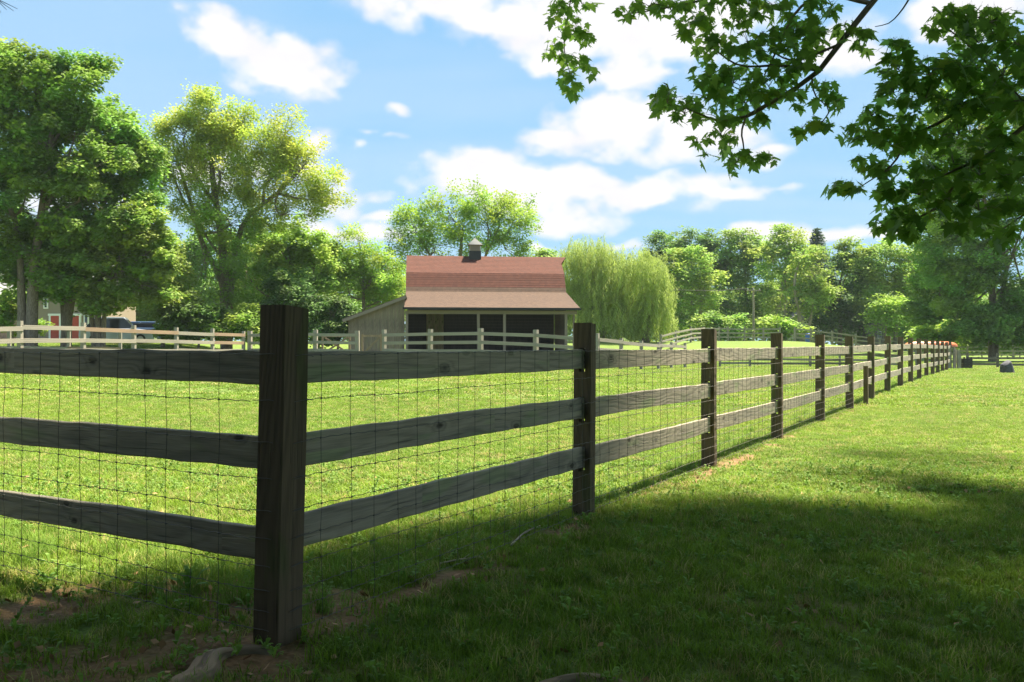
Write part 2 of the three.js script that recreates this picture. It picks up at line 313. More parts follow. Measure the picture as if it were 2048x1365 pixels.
// ------------------------------------------------------------------ farther fences
const unitRail = (() => { const g = chamferPrism(1, 1, 1, .04, 1); return g; })();
const unitPost = (() => { const g = chamferPrism(1, 1, 1, .05, 1); g.rotateZ(Math.PI / 2); return boxUV(g); })();
function farFence(name, label, posts, o) {               // posts: [x, z, skipRailsToNext]
  const [x0, z0] = posts[0], y0 = ground(x0, z0), f = thing(name, label, 'fence', [x0, y0, z0], 0, o.group), R = rng(o.seed);
  posts.forEach(([x, z], i) => {
    const g = ground(x, z) + (o.lift ?? 0), H = o.H * (1 + (R() - .5) * .06);
    part('post', unitPost, o.post[i % o.post.length], f, [x - x0, g - .3 - y0, z - z0], [(R() - .5) * .03, Math.atan2(z - (posts[i + 1] ?? posts[i - 1])[1], (posts[i + 1] ?? posts[i - 1])[0] - x), (R() - .5) * .03], [o.w, H + .3, o.w]);
    const n = posts[i + 1]; if (!n || posts[i][2]) return;
    o.rails.forEach((h, k) => {
      const jit = () => (R() - .5) * .05, ya = g + h + jit(), yb = ground(n[0], n[1]) + (o.lift ?? 0) + h + jit(), dx = n[0] - x, dz = n[1] - z, L = Math.hypot(dx, dz);
      const m = new THREE.Group();
      const p = part('rail', unitRail, o.mats[Math.floor(R() * o.mats.length)], f, [x - x0, ya - y0, z - z0], [0, 0, 0], [Math.hypot(L, yb - ya), o.h, .035]);
      p.rotation.order = 'YZX'; p.rotation.set(0, Math.atan2(-dz, dx), Math.atan2(yb - ya, L));
      p.position.add(V(dz / L, 0, -dx / L).multiplyScalar(-(o.w / 2 + .012)));
    });
  });
  return f;
}
const line = (a, b, n, from = 0) => Array.from({ length: n }, (_, i) => [a[0] + (b[0] - a[0]) * (i + from), a[1] + (b[1] - a[1]) * (i + from)]);
const white = { post: [M.farRail[0]], mats: [M.farRail[0], M.farRail[1], M.farRail[0], M.tanRail], rails: [1.19, .80, .41], h: .15, H: 1.42, w: .14 };
farFence('paddock_fence', 'silvery three rail paddock fence on the left receding towards the barn', line([-16, -27], [-15.52, -30], 7, -1), { ...white, seed: 5 });
farFence('paddock_fence', 'silvery three rail fence between the corner post and the small brace gate', [[-13.3, -42.1], [PX(630, 41.7), -41.7], [PX(715, 41.6), -41.6]], { ...white, mats: [M.farRail[0], M.farRail[1]], seed: 6, w: .2 });
farFence('paddock_fence', 'silvery three rail fence across the front of the barn', line([-6.4, -41.5], [-3.92, -39.7], 5), { ...white, mats: [M.farRail[0], M.farRail[1]], seed: 7, w: .19 });
farFence('paddock_fence', 'silvery rail fence dropping away right of the barn before the willows', [[3.52, -34.2], [4.8, -36.5], [6.08, -39], [7.38, -41.8], [8.55, -44.5], [9.8, -47]], { ...white, mats: [M.farRail[0], M.farRail[1]], seed: 8 });
farFence('paddock_fence', 'brown rail fence behind the silvery fence at the far left', [PX(-110, 39), PX(18, 39.4), PX(136, 39.8), PX(240, 40.2)].map((x, i) => [x, -39 - i * .4]), { ...white, post: [M.farRail[1]], mats: [M.tanRail, M.farRail[1]], rails: [1.0, .62], seed: 9, lift: -.1 });
const far = { post: [M.farRail[1]], mats: [M.farRail[1], M.farRail[0]], rails: [1.1, .72, .34], h: .13, H: 1.3, w: .15 };
farFence('field_fence', 'distant rail fence curving over the grassy rise', [[1322, 60], [1352, 64], [1382, 69], [1408, 74], [1438, 75.5], [1456, 76], [1489, 76], [1527, 75.5], [1560, 75]].map(([p, d]) => [PX(p, d), -d]), { ...far, seed: 21 });
farFence('field_fence', 'distant rail fence below the shed at the wood edge', [[1590, 76], [1622, 77], [1665, 78], [1712, 79], [1760, 80], [1805, 81], [1850, 82]].map(([p, d]) => [PX(p, d), -d]), { ...far, seed: 22 });
farFence('field_fence', 'pale distant rail fence beyond the boulder on the right', [[1890, 84], [1935, 83], [1980, 82], [2027, 81], [2075, 80], [2125, 79]].map(([p, d]) => [PX(p, d), -d]), { ...far, seed: 23 });
const dark = { post: [M.darkRail], mats: [M.darkRail], rails: [.55, .2], h: .12, H: .85, w: .12 };
farFence('low_fence', 'low dark two rail fence behind the boulder', [[1936, 47.5], [1996, 47.3], [2062, 47], [2130, 46.8]].map(([p, d]) => [PX(p, d), -d]), { ...dark, seed: 31 });
farFence('low_fence', 'low brown rail fence glimpsed across the field between near fence posts', [[1440, 49], [1500, 49], [1560, 49], [1621, 49], [1680, 49], [1740, 48.6], [1800, 48.2]].map(([p, d]) => [PX(p, d), -d]), { ...dark, post: [M.farRail[1]], mats: [M.darkRail, M.farRail[1]], rails: [.72, .42, .2], seed: 32 });
function gate(label, x, z, w, turn, cross) {
  const g = thing('wooden_gate', label, 'gate', [x, ground(x, z), z], turn), m = M.tanRail, h = .95, b = .2;
  part('top_bar', box(w, .1, .04, w / 2, b + h, 0), m, g); part('bottom_bar', box(w, .1, .04, w / 2, b, 0), m, g);
  part('stile', box(.1, h + .2, .05, .05, b + h / 2, .004), m, g); part('stile', box(.1, h + .2, .05, w - .05, b + h / 2, .004), m, g);
  const L = Math.hypot(w - .2, h - .1), a = Math.atan2(h - .1, w - .2);
  part('brace', box(L, .09, .035), m, g, [w / 2, b + h / 2, .03], [0, 0, a]); if (cross) part('brace', box(L, .09, .035), m, g, [w / 2, b + h / 2, -.03], [0, 0, -a]);
}
gate('small wooden gate with crossed braces behind the fence left of the barn', PX(643, 43), -43, 1.5, 0, true);
gate('narrow wooden gate with one yellow diagonal brace before the lean-to', PX(722, 41.5), -41.5, 1.05, 0, false);

// ------------------------------------------------------------------ the barn
{
  const d0 = 45.5, x0 = PX(808, d0), W = 9.79, gy = ground(-1, -49);
  const barn = thing('barn', 'brown open-front barn with red gambrel roof and cupola', 'barn', [x0, gy, -d0], 6.1 * Math.PI / 180);
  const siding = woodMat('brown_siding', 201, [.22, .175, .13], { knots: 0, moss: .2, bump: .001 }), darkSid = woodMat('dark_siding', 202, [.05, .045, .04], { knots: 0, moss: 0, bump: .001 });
  const shingle = (r, g, b, seed) => { const t = rgbTex(256, 256, (u, v, c) => { const row = Math.floor(v * 16), col = Math.floor(u * 24 + (row % 2) * .5 + hash2(row, seed) * .6), s = .80 + .22 * hash2(col, row + seed * 50) - .05 + .2 * (vnoise(u * 90, v * 90) - .5); c[0] = r * s; c[1] = g * s; c[2] = b * s; }); t.repeat.set(1 / 4, 1 / 2.4); return new THREE.MeshStandardMaterial({ name: 'roof_shingle', map: t, roughness: .95 }); };
  const red = [shingle(.098, .033, .019, 1), shingle(.102, .035, .02, 2), shingle(.094, .032, .018, 3)], tan = [shingle(.103, .065, .042, 4), shingle(.100, .063, .041, 5)], black = plain('black_gutter', .012, .012, .013, .5), trim = plain('brown_trim', .20, .165, .13, .8);
  // profile of the front: eave, break, knuckle, ridge (z, y)
  const P = [[0, 2.75], [-4.5, 3.9], [-5.2, 5.11], [-7.0, 6.34]];
  const roof = new THREE.Group(); roof.name = 'roof'; barn.add(roof);
  const strip = (za, ya, zb, yb, xa, xb, xb2, mat, nm) => {   // one lapped course: a thin slab whose lower edge stands proud
    const n = V(0, zb - za, -(yb - ya)); const nn = V(0, Math.abs(za - zb), yb - ya).normalize();
    const lo = .014, hi = .006, th = .03, v = (x, y, z, k) => [x, y + nn.y * k, z + nn.z * k];
    const q = [v(xa, ya, za, lo), v(xb, ya, za, lo), v(xb2, yb, zb, hi), v(xa, yb, zb, hi), v(xa, ya, za, lo - th), v(xb, ya, za, lo - th), v(xb2, yb, zb, hi - th), v(xa, yb, zb, hi - th)].flat();
    let g = new THREE.BufferGeometry(); g.setAttribute('position', new THREE.Float32BufferAttribute(q, 3)); g.setIndex([0, 1, 2, 0, 2, 3, 4, 6, 5, 4, 7, 6, 0, 4, 5, 0, 5, 1, 1, 5, 6, 1, 6, 2, 2, 6, 7, 2, 7, 3, 3, 7, 4, 3, 4, 0]);
    g = g.toNonIndexed(); const p = g.attributes.position, uv = []; for (let i = 0; i < p.count; i++) uv.push(p.getX(i), Math.hypot(p.getY(i), p.getZ(i))); g.setAttribute('uv', new THREE.Float32BufferAttribute(uv, 2)); g.computeVertexNormals(); part(nm, g, mat, roof);
  };
  const R = rng(5), slope = (a, b, n, mats, hood, cut) => { for (let i = 0; i < n; i++) { const s = i / n, e = (i + 1) / n, L = (q, k) => a[k] + (b[k] - a[k]) * q; const h = (q) => hood ? Math.max(0, q - .62) / .38 * .4 : 0; strip(L(s, 0), L(s, 1), L(e, 0), L(e, 1), 0, W + h(s), W + h(e), (cut && e <= cut ? tan : mats)[Math.floor(R() * (cut && e <= cut ? 2 : mats.length))], 'shingle_course'); } };
  slope(P[0], P[1], 24, tan, false); slope(P[1], P[2], 8, red, false, .27); slope(P[2], P[3], 13, red, true);
  const back = [[-8.8, 5.11], [-9.5, 3.9], [-9.8, 2.75]];
  strip(-8.8, 5.11, -7.0, 6.34, 0, W, W + .4, red[0], 'back_slope'); strip(-9.5, 3.9, -8.8, 5.11, 0, W, W, red[1], 'back_slope');
  part('gutter', box(W + .12, .12, .14, W / 2, P[0][1] - .06, .05), black, roof);
  const cup = new THREE.Group(); cup.name = 'cupola'; cup.position.set(4.32, 6.34, -7.0); barn.add(cup);
  part('cupola_base', box(.74, .62, .74, 0, .0, 0), black, cup); part('louvre_box', box(.68, .4, .68, 0, .5, 0), plain('cupola_wall', .30, .25, .19), cup);
  for (let k = 0; k < 4; k++) part('louvre', box(.56, .05, .04, 0, .36 + k * .09, .355), trim, cup, [0, 0, 0]);
  const pyr = new THREE.ConeGeometry(.66, .48, 4, 1); pyr.rotateY(Math.PI / 4); pyr.translate(0, .94, 0); part('cupola_roof', boxUV(pyr), plain('lead_roof', .055, .066, .066, .8), cup);
  part('finial', new THREE.ConeGeometry(.03, .25, 6).translate(0, 1.25, 0), black, cup);
  part('beam', box(9.62, .2, .14, W / 2 - .05, 2.5, -.28), trim, barn);
  for (const x of [.14, 4.1, 5.56, 9.04]) part('porch_post', box(.15, 2.42, .15, x, 1.19, -.28), trim, barn);
  part('corner_post', box(.11, 2.42, .11, 9.6, 1.19, -.9), trim, barn);
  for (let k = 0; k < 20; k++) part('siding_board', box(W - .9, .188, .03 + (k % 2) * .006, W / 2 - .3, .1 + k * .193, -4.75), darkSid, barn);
  part('plank_door', box(1.05, 2.75, .05, 1.75, 1.4, -4.68), woodMat('yellowed_planks', 203, [.30, .235, .12], { knots: 2 }), barn);
  const prof = (zs) => { const s = new THREE.Shape(); zs.forEach(([z, y], i) => i ? s.lineTo(-z, y) : s.moveTo(-z, y)); return s; };
  const side = (x, th, pts, nm) => { const g = new THREE.ExtrudeGeometry(prof(pts), { depth: th, bevelEnabled: false }); g.rotateY(Math.PI / 2); g.translate(x, 0, 0); return part(nm, boxUV(g), siding, barn); };
  const gable = [[-4.8, 0], [-4.8, 3.92], [-5.25, 5.05], [-7, 6.26], [-8.75, 5.05], [-9.45, 3.85], [-9.45, 0]];
  side(.08, .08, gable, 'gable_wall'); side(9.0, .08, gable, 'gable_wall');
  for (let k = 0; k < 16; k++) part('inner_board', box(.04, 2.5 + (k + .5) * .275 * .255, .262, 9.1 + (k % 2) * .008, 1.25 + (k + .5) * .275 * .1275, -.42 - k * .275), siding, barn);
  part('back_wall', box(W - .6, 3.9, .08, W / 2 - .2, 1.95, -9.4), siding, barn);
  part('barn_floor', box(9.2, .12, 9.2, 4.6, -.02, -4.8), plain('packed_earth', .12, .09, .065, 1), barn);
  // the lean-to on the left: grooved boards under a sloping roof
  for (let k = 0; k < 15; k++) { const x = -3.05 + k * .205, w = .2, yl = 2.06 + (x + 3.05) / 3.1 * 1.2, yr = yl + w / 3.1 * 1.2; const s = new THREE.Shape(); s.moveTo(x, -.15); s.lineTo(x + w, -.15); s.lineTo(x + w, yr); s.lineTo(x, yl); s.closePath(); const g = new THREE.ExtrudeGeometry(s, { depth: .03 + (k % 2) * .008, bevelEnabled: false }); g.translate(0, 0, -.5); part('lean_to_board', boxUV(g), siding, barn); }
  const lr = box(3.75, .09, 8.2, 0, 0, 0); part('lean_to_roof', lr, plain('felt_roof', .11, .09, .075, .95), barn, [-1.64, 2.73, -4.4], [0, 0, Math.atan2(1.2, 3.1)]);
  part('rake_board', box(3.7, .16, .04), trim, barn, [-1.62, 2.66, -.27], [0, 0, Math.atan2(1.2, 3.1)]);
  part('lean_to_wall', box(.08, 2.1, 7.6, -3.02, 1.0, -4.34), siding, barn);
}

// ------------------------------------------------------------------ trees
function leafClump(n, R0, size, seed, flat = .75, long = 1) {
  const R = rng(seed), pos = [], nrm = [];
  for (let i = 0; i < n; i++) {
    const c = V(R() - .5, (R() - .5) * flat, R() - .5).multiplyScalar(2 * R0), az = R() * 6.283, dr = (R() - .25) * 1.1;
    const t = V(Math.cos(az) * Math.cos(dr), -Math.sin(dr), Math.sin(az) * Math.cos(dr)), up = V((R() - .5) * 1.1, 1, (R() - .5) * 1.1), s = t.clone().cross(up).normalize(), nn = s.clone().cross(t).normalize();
    const l = size * (.7 + .6 * R()), w = l * .42 / long, fold = .14 * l;
    const b = c, tip = c.clone().addScaledVector(t, l), q = c.clone().addScaledVector(t, l * .45).addScaledVector(nn, fold), e = q.clone().addScaledVector(s, w), f = q.clone().addScaledVector(s, -w);
    e.addScaledVector(nn, -fold * 1.2); f.addScaledVector(nn, -fold * 1.2);
    for (const p of [b, e, tip, b, tip, f]) pos.push(p.x, p.y, p.z);
  }
  const g = new THREE.BufferGeometry(); g.setAttribute('position', new THREE.Float32BufferAttribute(pos, 3)); g.computeVertexNormals(); return g;
}
function instanced(name, geo, mat, items, parent) {       // items: [matrix, color]
  const m = shade(new THREE.InstancedMesh(geo, mat, items.length)); m.name = name; m.userData.kind = 'stuff';
  items.forEach(([mx, c], i) => { m.setMatrixAt(i, mx); m.setColorAt(i, c); }); parent.add(m); return m;
}
const CL = { mid: leafClump(14, .33, .185, 3, .9), fine: leafClump(16, .30, .14, 4), far: leafClump(16, .55, .30, 5, .9), ash: leafClump(14, .36, .18, 6, 1.1, 1.4), bush: leafClump(12, .2, .15, 8) };
const _q = new THREE.Quaternion(), _e = new THREE.Euler(), _s = V(), _p = V();
const mat4 = (x, y, z, rx, ry, rz, s) => new THREE.Matrix4().compose(_p.set(x, y, z), _q.setFromEuler(_e.set(rx, ry, rz)), _s.set(s, s, s));
function sprayLeaves(items, R, c, r, flat, n, col, vary, scale) {
  const tone = 1 + (R() - .5) * vary, warm = 1 + (R() - .5) * vary * .6;
  for (let i = 0; i < n; i++) {
    const a = R() * 6.283, u = R() * 2 - 1, q = Math.pow(R(), .42), h = Math.sqrt(1 - u * u);
    const v = tone * (.82 + .36 * R()), k = lin(col[0] * v * warm, col[1] * v, col[2] * v);
    items.push([mat4(c.x + r * q * h * Math.cos(a), c.y + r * flat * q * u, c.z + r * q * h * Math.sin(a), (R() - .5) * .7, R() * 6.283, (R() - .5) * .7, scale * (.75 + .5 * R())), k]);
  }
}
function tree(o) {
  const R = rng(o.seed), d = o.d, bx = PX(o.px, d), bz = -d, by = ground(bx, bz);
  const t = thing(o.name, o.label, o.cat ?? 'tree', [bx, by, bz], 0, o.group);
  const L = (px, py, dz = 0) => V(PX(px, d) - bx, PY(py, d) - by, dz);
  const wood = [], items = [], bark = o.bark ?? M.bark, col = o.col, stems = o.stems ?? [[[o.px, null], [o.px, o.lobes[0][1]]]];
  const curves = stems.map((st, i) => {
    const pts = st.map(([px, py, dz], k) => py === null ? V(PX(px, d) - bx, -.25, dz ?? 0) : L(px, py, dz ?? 0)); if (pts.length === 2) pts.splice(1, 0, pts[0].clone().lerp(pts[1], .5).add(V((R() - .5) * .4, 0, (R() - .5) * .4)));
    const r0 = (o.r0 ?? .2) * (i ? .72 : 1); wood.push(tube(pts, r0 * 1.12, r0 * .3, 14, 9, .1, o.seed + i)); return { c: new THREE.CatmullRomCurve3(pts), r: r0 };
  });
  const twigs = [];
  for (const [px, py, rx, ry, n, dz = 0, c2] of o.lobes) {
    const c = L(px, py, dz), ax = rx / F * d, ay = ry / F * d, az = (o.deep ?? .85) * (ax + ay) / 2;
    const cv = curves.reduce((a, b) => (a.c.getPoint(.9).distanceTo(c) <= b.c.getPoint(.9).distanceTo(c) ? a : b)), s = clamp(.35 + .35 * R() + (c.y - ay) / (o.lobes[0] ? 40 : 40), .3, .9), st = cv.c.getPoint(s);
    const mid = st.clone().lerp(c, .5).add(V((R() - .5) * ax * .4, -.12 * ay + (R() - .5) * .3, (R() - .5) * .5)), limb = [st, mid, c, c.clone().add(V((R() - .5) * ax, ay * .5, (R() - .5) * az))], lr = cv.r * (1 - .75 * s) * .75 + .015;
    wood.push(tube(limb, lr, .012, 10, 6, .06, o.seed)); const lc = new THREE.CatmullRomCurve3(limb);
    for (let k = 0; k < n; k++) {
      const a = R() * 6.283, u = R() * 2 - 1, out = R() < .24, q = out ? 1 + .28 * R() : Math.cbrt(.14 + .86 * R()), h = Math.sqrt(1 - u * u);
      const p = V(c.x + ax * q * h * Math.cos(a), c.y + ay * q * u, c.z + az * q * h * Math.sin(a)), r = o.spray * (out ? .32 + .3 * R() : .55 + .75 * R());
      if (p.y < .3) p.y = .3 + R() * .4;
      sprayLeaves(items, R, p, r, o.flat ?? .55, Math.round(o.per * (out ? .26 : .5 + .42 * R())), c2 ?? col, o.vary ?? .5, o.scale ?? 1);
      if (R() < (o.twig ?? .6)) { const s0 = lc.getPoint(.25 + .7 * R()); twigs.push(tube([s0, s0.clone().lerp(p, .5).add(V((R() - .5) * .3, .1, (R() - .5) * .3)), p], .012 + .018 * R() * d / 50, .006, 4, 4, 0, 1)); }
    }
  }
  part('trunk', mergeGeometries(wood), bark, t); if (twigs.length) part('branches', mergeGeometries(twigs), bark, t).userData.kind = 'stuff';
  instanced('crown', o.clump ?? CL.mid, o.mat ?? M.leaf, items, t);
  return t;
}
const G = { maple: [0.22, 0.37, 0.06], mapleLight: [0.29, 0.43, 0.065], yellow: [0.41, 0.5, 0.085], olive: [0.26, 0.37, 0.055], mid: [0.24, 0.4, 0.065], dark: [0.13, 0.24, 0.05], bright: [0.31, 0.46, 0.06], willow: [0.38, 0.48, 0.12], far: [0.27, 0.41, 0.075], farDark: [0.18, 0.3, 0.065], farLight: [0.33, 0.46, 0.085] };
const left = 'shade trees left of the barn', woods = 'trees along the far wood edge';
tree({ name: 'maple_tree', label: 'tallest dense green maple at the left edge of the photo', px: 62, d: 44, seed: 101, r0: .3, group: left, spray: .85, per: 40, flat: .5, col: G.maple, vary: .6, stems: [[[62, null], [66, 560], [85, 400], [110, 200]], [[44, null], [42, 590], [30, 450], [-30, 250]]],
  lobes: [[70, 190, 95, 95, 46], [150, 180, 75, 75, 30], [20, 290, 110, 90, 44], [140, 300, 110, 90, 46], [40, 420, 110, 90, 36], [170, 400, 80, 80, 26, .5], [-80, 250, 110, 130, 36], [-90, 450, 90, 110, 22], [60, 530, 80, 60, 18], [0, 100, 36, 40, 8, 0, G.mapleLight], [18, 160, 50, 60, 12, 1, G.mapleLight]] });
tree({ name: 'maple_tree', label: 'second green maple, forked trunk between the red garage doors', px: 133, d: 46, seed: 102, r0: .27, group: left, spray: .75, per: 36, flat: .5, col: G.mid, stems: [[[131, null], [138, 610], [170, 520], [225, 350]], [[131, null], [126, 620], [120, 540], [140, 440]]],
  lobes: [[235, 260, 48, 62, 20], [215, 330, 75, 60, 26], [275, 330, 45, 55, 15], [250, 400, 70, 55, 20], [160, 480, 90, 70, 30, .8], [110, 550, 65, 50, 16, 1], [225, 490, 60, 50, 16], [170, 570, 60, 45, 12]] });
tree({ name: 'maple_tree', label: 'lower spreading yellow-green maple with clustered stems near the parked cars', px: 195, d: 45, seed: 103, r0: .2, group: left, spray: .7, per: 36, flat: .42, col: G.olive, stems: [[[197, null], [195, 600], [200, 500]], [[190, null], [178, 600], [160, 520]], [[203, null], [212, 600], [240, 500]]],
  lobes: [[270, 450, 65, 50, 26, 0, G.mapleLight], [300, 500, 55, 50, 20, 0, G.olive], [240, 540, 80, 55, 28, .5], [200, 500, 70, 60, 20], [285, 575, 60, 40, 14], [215, 600, 60, 30, 10]] });
tree({ name: 'sparse_tree', label: 'small sparse olive tree with a straight bare trunk between the big trees', px: 325, d: 50, seed: 104, r0: .13, spray: .55, per: 20, flat: .4, col: G.olive, clump: CL.fine, stems: [[[325, null], [326, 590], [322, 470]]], lobes: [[325, 500, 34, 45, 16], [315, 560, 48, 36, 18], [345, 545, 36, 40, 14], [330, 600, 58, 28, 16], [350, 610, 40, 25, 10]] });
tree({ name: 'ash_tree', label: 'tall airy yellow-green tree with a forked trunk left of the barn', px: 455, d: 54, seed: 105, r0: .36, spray: .75, per: 25, flat: .6, col: G.yellow, clump: CL.ash, vary: .45, twig: .85, stems: [[[452, null], [450, 600], [445, 500], [425, 360], [420, 260]], [[452, null], [445, 570], [405, 490], [385, 420], [350, 310]], [[456, null], [462, 560], [490, 440], [560, 380], [600, 300]]],
  lobes: [[420, 240, 62, 65, 49], [365, 280, 55, 60, 35], [480, 280, 62, 62, 38], [565, 275, 45, 52, 27], [600, 340, 62, 60, 38], [440, 350, 80, 52, 38], [530, 370, 75, 50, 30], [345, 350, 38, 45, 16], [650, 395, 46, 36, 15], [390, 430, 70, 36, 19], [560, 430, 70, 32, 16], [470, 450, 80, 40, 24, 1, G.mapleLight], [480, 545, 45, 60, 19, 1, G.mid], [420, 560, 40, 50, 11, 1, G.mid]] });
tree({ name: 'mulberry_tree', label: 'broad mid-green tree directly behind the corner post', px: 590, d: 58, seed: 106, r0: .25, spray: .8, per: 34, col: G.mapleLight, stems: [[[590, null], [585, 600], [575, 520]], [[595, null], [620, 590], [650, 530]]], lobes: [[560, 500, 85, 60, 32], [630, 520, 55, 55, 20], [500, 560, 60, 60, 20], [620, 590, 60, 55, 20, .5, G.mid], [540, 620, 60, 40, 12]] });
tree({ name: 'dark_shrub_tree', label: 'dark shrubby tree showing left of the corner post top', px: 570, d: 52, seed: 107, r0: .12, spray: .6, per: 34, col: G.dark, lobes: [[570, 590, 48, 45, 24], [545, 625, 40, 30, 10], [610, 620, 36, 36, 10]] });
tree({ name: 'young_locust_tree', label: 'loose bright tree rising behind the lean-to roof', px: 725, d: 60, seed: 108, r0: .16, spray: .65, per: 26, col: G.bright, clump: CL.ash, lobes: [[720, 500, 40, 42, 14], [690, 520, 50, 55, 20], [760, 540, 45, 50, 18], [700, 590, 62, 50, 26], [770, 595, 45, 40, 18], [745, 560, 50, 40, 16, 0, G.mid]] });
tree({ name: 'shrub', label: 'dark leafy shrub against the left end of the lean-to', cat: 'shrub', px: 672, d: 52, seed: 109, r0: .08, spray: .6, per: 34, col: G.dark, lobes: [[672, 640, 34, 36, 16], [650, 660, 30, 30, 8], [690, 655, 22, 26, 6]] });
tree({ name: 'shrub', label: 'rounded green shrub beneath the forked yellow-green tree', cat: 'shrub', px: 395, d: 50, seed: 110, r0: .08, spray: .6, per: 36, col: G.mid, lobes: [[395, 640, 55, 34, 24, 0, G.dark], [360, 655, 40, 25, 10], [440, 650, 50, 30, 12, 0, G.mid], [500, 650, 40, 34, 12, 0, G.mapleLight]] });
tree({ name: 'shrub', label: 'pale green rounded shrub by the brick house at the left edge', cat: 'shrub', px: 26, d: 49, seed: 111, r0: .06, spray: .5, per: 34, col: G.mapleLight, clump: CL.bush, lobes: [[26, 610, 24, 34, 22], [14, 645, 26, 20, 8]] });
tree({ name: 'shrub', label: 'low yellow-green shrub in front of the red garage doors', cat: 'shrub', px: 75, d: 51, seed: 112, r0: .04, spray: .4, per: 24, col: G.bright, clump: CL.bush, lobes: [[75, 655, 22, 12, 10]] });
tree({ name: 'walnut_tree', label: 'round open-crowned tree standing behind the barn ridge', px: 915, d: 74, seed: 113, r0: .3, spray: 1.0, per: 26, flat: .5, col: G.bright, clump: CL.ash, scale: 1.25, vary: .5, stems: [[[915, null], [918, 560], [925, 450]], [[915, null], [880, 560], [840, 470]], [[918, null], [960, 540], [1000, 450]]], lobes: [[965, 400, 58, 40, 22], [900, 430, 65, 45, 22], [830, 460, 60, 48, 22], [1030, 430, 45, 45, 16], [980, 460, 75, 40, 24], [870, 500, 75, 40, 20], [800, 510, 40, 35, 8], [1010, 500, 55, 26, 12], [820, 560, 50, 40, 10]] });
tree({ name: 'young_tree', label: 'small treetop peeping over the right end of the barn ridge', px: 1092, d: 95, seed: 114, r0: .15, spray: .8, per: 22, col: G.far, clump: CL.far, lobes: [[1095, 515, 22, 16, 7], [1080, 560, 40, 30, 8]] });
// two willows: curtains of hanging shoots
const shootGeo = (() => { const R = rng(44), pos = []; for (let k = 0; k < 40; k++) { const t = k / 40, y = -t * 1.5, x = .3 * t * t + (R() - .5) * .2, z = (R() - .5) * .2, a = R() * 6.283, l = .13 + R() * .09, w = .026, dx = Math.cos(a), dz = Math.sin(a); const b = [x, y, z], tip = [x + dx * l * .55, y - l * .85, z + dz * l * .55], m = (s) => [x + dx * l * .3 - dz * w * s, y - l * .42, z + dz * l * .3 + dx * w * s]; for (const p of [b, m(1), tip, b, tip, m(-1)]) pos.push(...p); } const g = new THREE.BufferGeometry(); g.setAttribute('position', new THREE.Float32BufferAttribute(pos, 3)); g.computeVertexNormals(); return g; })();
function willow(label, px, d, lobes, seed) {
  const R = rng(seed), bx = PX(px, d), bz = -d, by = ground(bx, bz), t = thing('willow_tree', label, 'tree', [bx, by, bz], 0, 'willows right of the barn'), wood = [], items = [];
  const trunk = [V(0, -.3, 0), V(.3, 1.6, 0), V(.1, 3.2, .2)]; wood.push(tube(trunk, .4, .22, 10, 9, .1, seed));
  for (const [lx, ly, rx, ry, n] of lobes) {
    const c = V(PX(lx, d) - bx, PY(ly, d) - by, (R() - .5) * 2), ax = rx / F * d, ay = ry / F * d;
    wood.push(tube([V(.1, 3, .2), c.clone().multiplyScalar(.55).add(V(0, 1.2, 0)), c], .16, .03, 8, 6, .05, seed));
    for (let k = 0; k < n * .62; k++) { const a = R() * 6.283, u = -0.75 + 1.75 * R(), q = R() < .2 ? .95 + .3 * R() : Math.pow(R(), .3), h = Math.sqrt(1 - Math.min(1, u * u)), v = .75 + .5 * R(), s = .65 + .7 * R(); const y = c.y + ay * q * u + .9; const m = mat4(c.x + ax * q * h * Math.cos(a), Math.max(y, 1.5 * s + .1), c.z + ax * .9 * q * h * Math.sin(a), (R() - .5) * .35, R() * 6.283, (R() - .5) * .35, s); items.push([m, lin(G.willow[0] * v, G.willow[1] * v, G.willow[2] * v)]); }
  }
  part('trunk', mergeGeometries(wood), M.bark, t); instanced('crown', shootGeo, M.leaf, items, t);
}
willow('taller weeping willow just right of the barn', 1200, 72, [[1180, 525, 48, 34, 520], [1140, 560, 48, 50, 620], [1215, 555, 55, 44, 640], [1150, 620, 62, 50, 640], [1215, 630, 62, 50, 640], [1110, 620, 34, 50, 340], [1190, 585, 60, 50, 500]], 301);
willow('second weeping willow nearest the far curving fence', 1290, 70, [[1280, 550, 48, 34, 560], [1265, 595, 55, 50, 640], [1312, 605, 34, 50, 460], [1300, 650, 48, 34, 420], [1250, 650, 50, 34, 420]], 302);
// the far wood edge
let sd = 400;
const edge = (name, label, px, d, col, lobes, x = {}) => tree({ name, label, px, d, seed: ++sd, r0: .24, spray: 1.25, per: 24, clump: CL.far, col, group: woods, lobes, deep: .7, twig: .35, flat: .6, ...x });
edge('wood_tree', 'dark rounded tree crown behind the second willow', 1325, 112, G.farDark, [[1322, 500, 32, 32, 20], [1340, 540, 46, 46, 22], [1310, 590, 50, 60, 24], [1340, 640, 50, 40, 14]]);
edge('wood_tree', 'dark green tree crown in the wood, second right of the willows', 1385, 108, G.farDark, [[1390, 500, 46, 34, 26], [1430, 520, 30, 40, 16], [1400, 560, 50, 50, 20]]);
edge('wood_tree', 'yellow-green tree leaning out in front of the wood right of the willows', 1400, 96, G.farLight, [[1370, 540, 46, 40, 24], [1410, 580, 44, 36, 18], [1340, 580, 30, 30, 8], [1360, 640, 40, 36, 14, 0, G.bright]], { stems: [[[1402, null], [1398, 640], [1410, 590], [1395, 540]]], bark: M.barkPale });
edge('wood_tree', 'tall full green tree above the utility pole', 1490, 106, G.far, [[1485, 500, 50, 38, 28], [1450, 540, 40, 45, 18], [1515, 540, 44, 50, 22], [1480, 590, 54, 50, 22, 0, G.farDark], [1490, 640, 60, 34, 16]]);
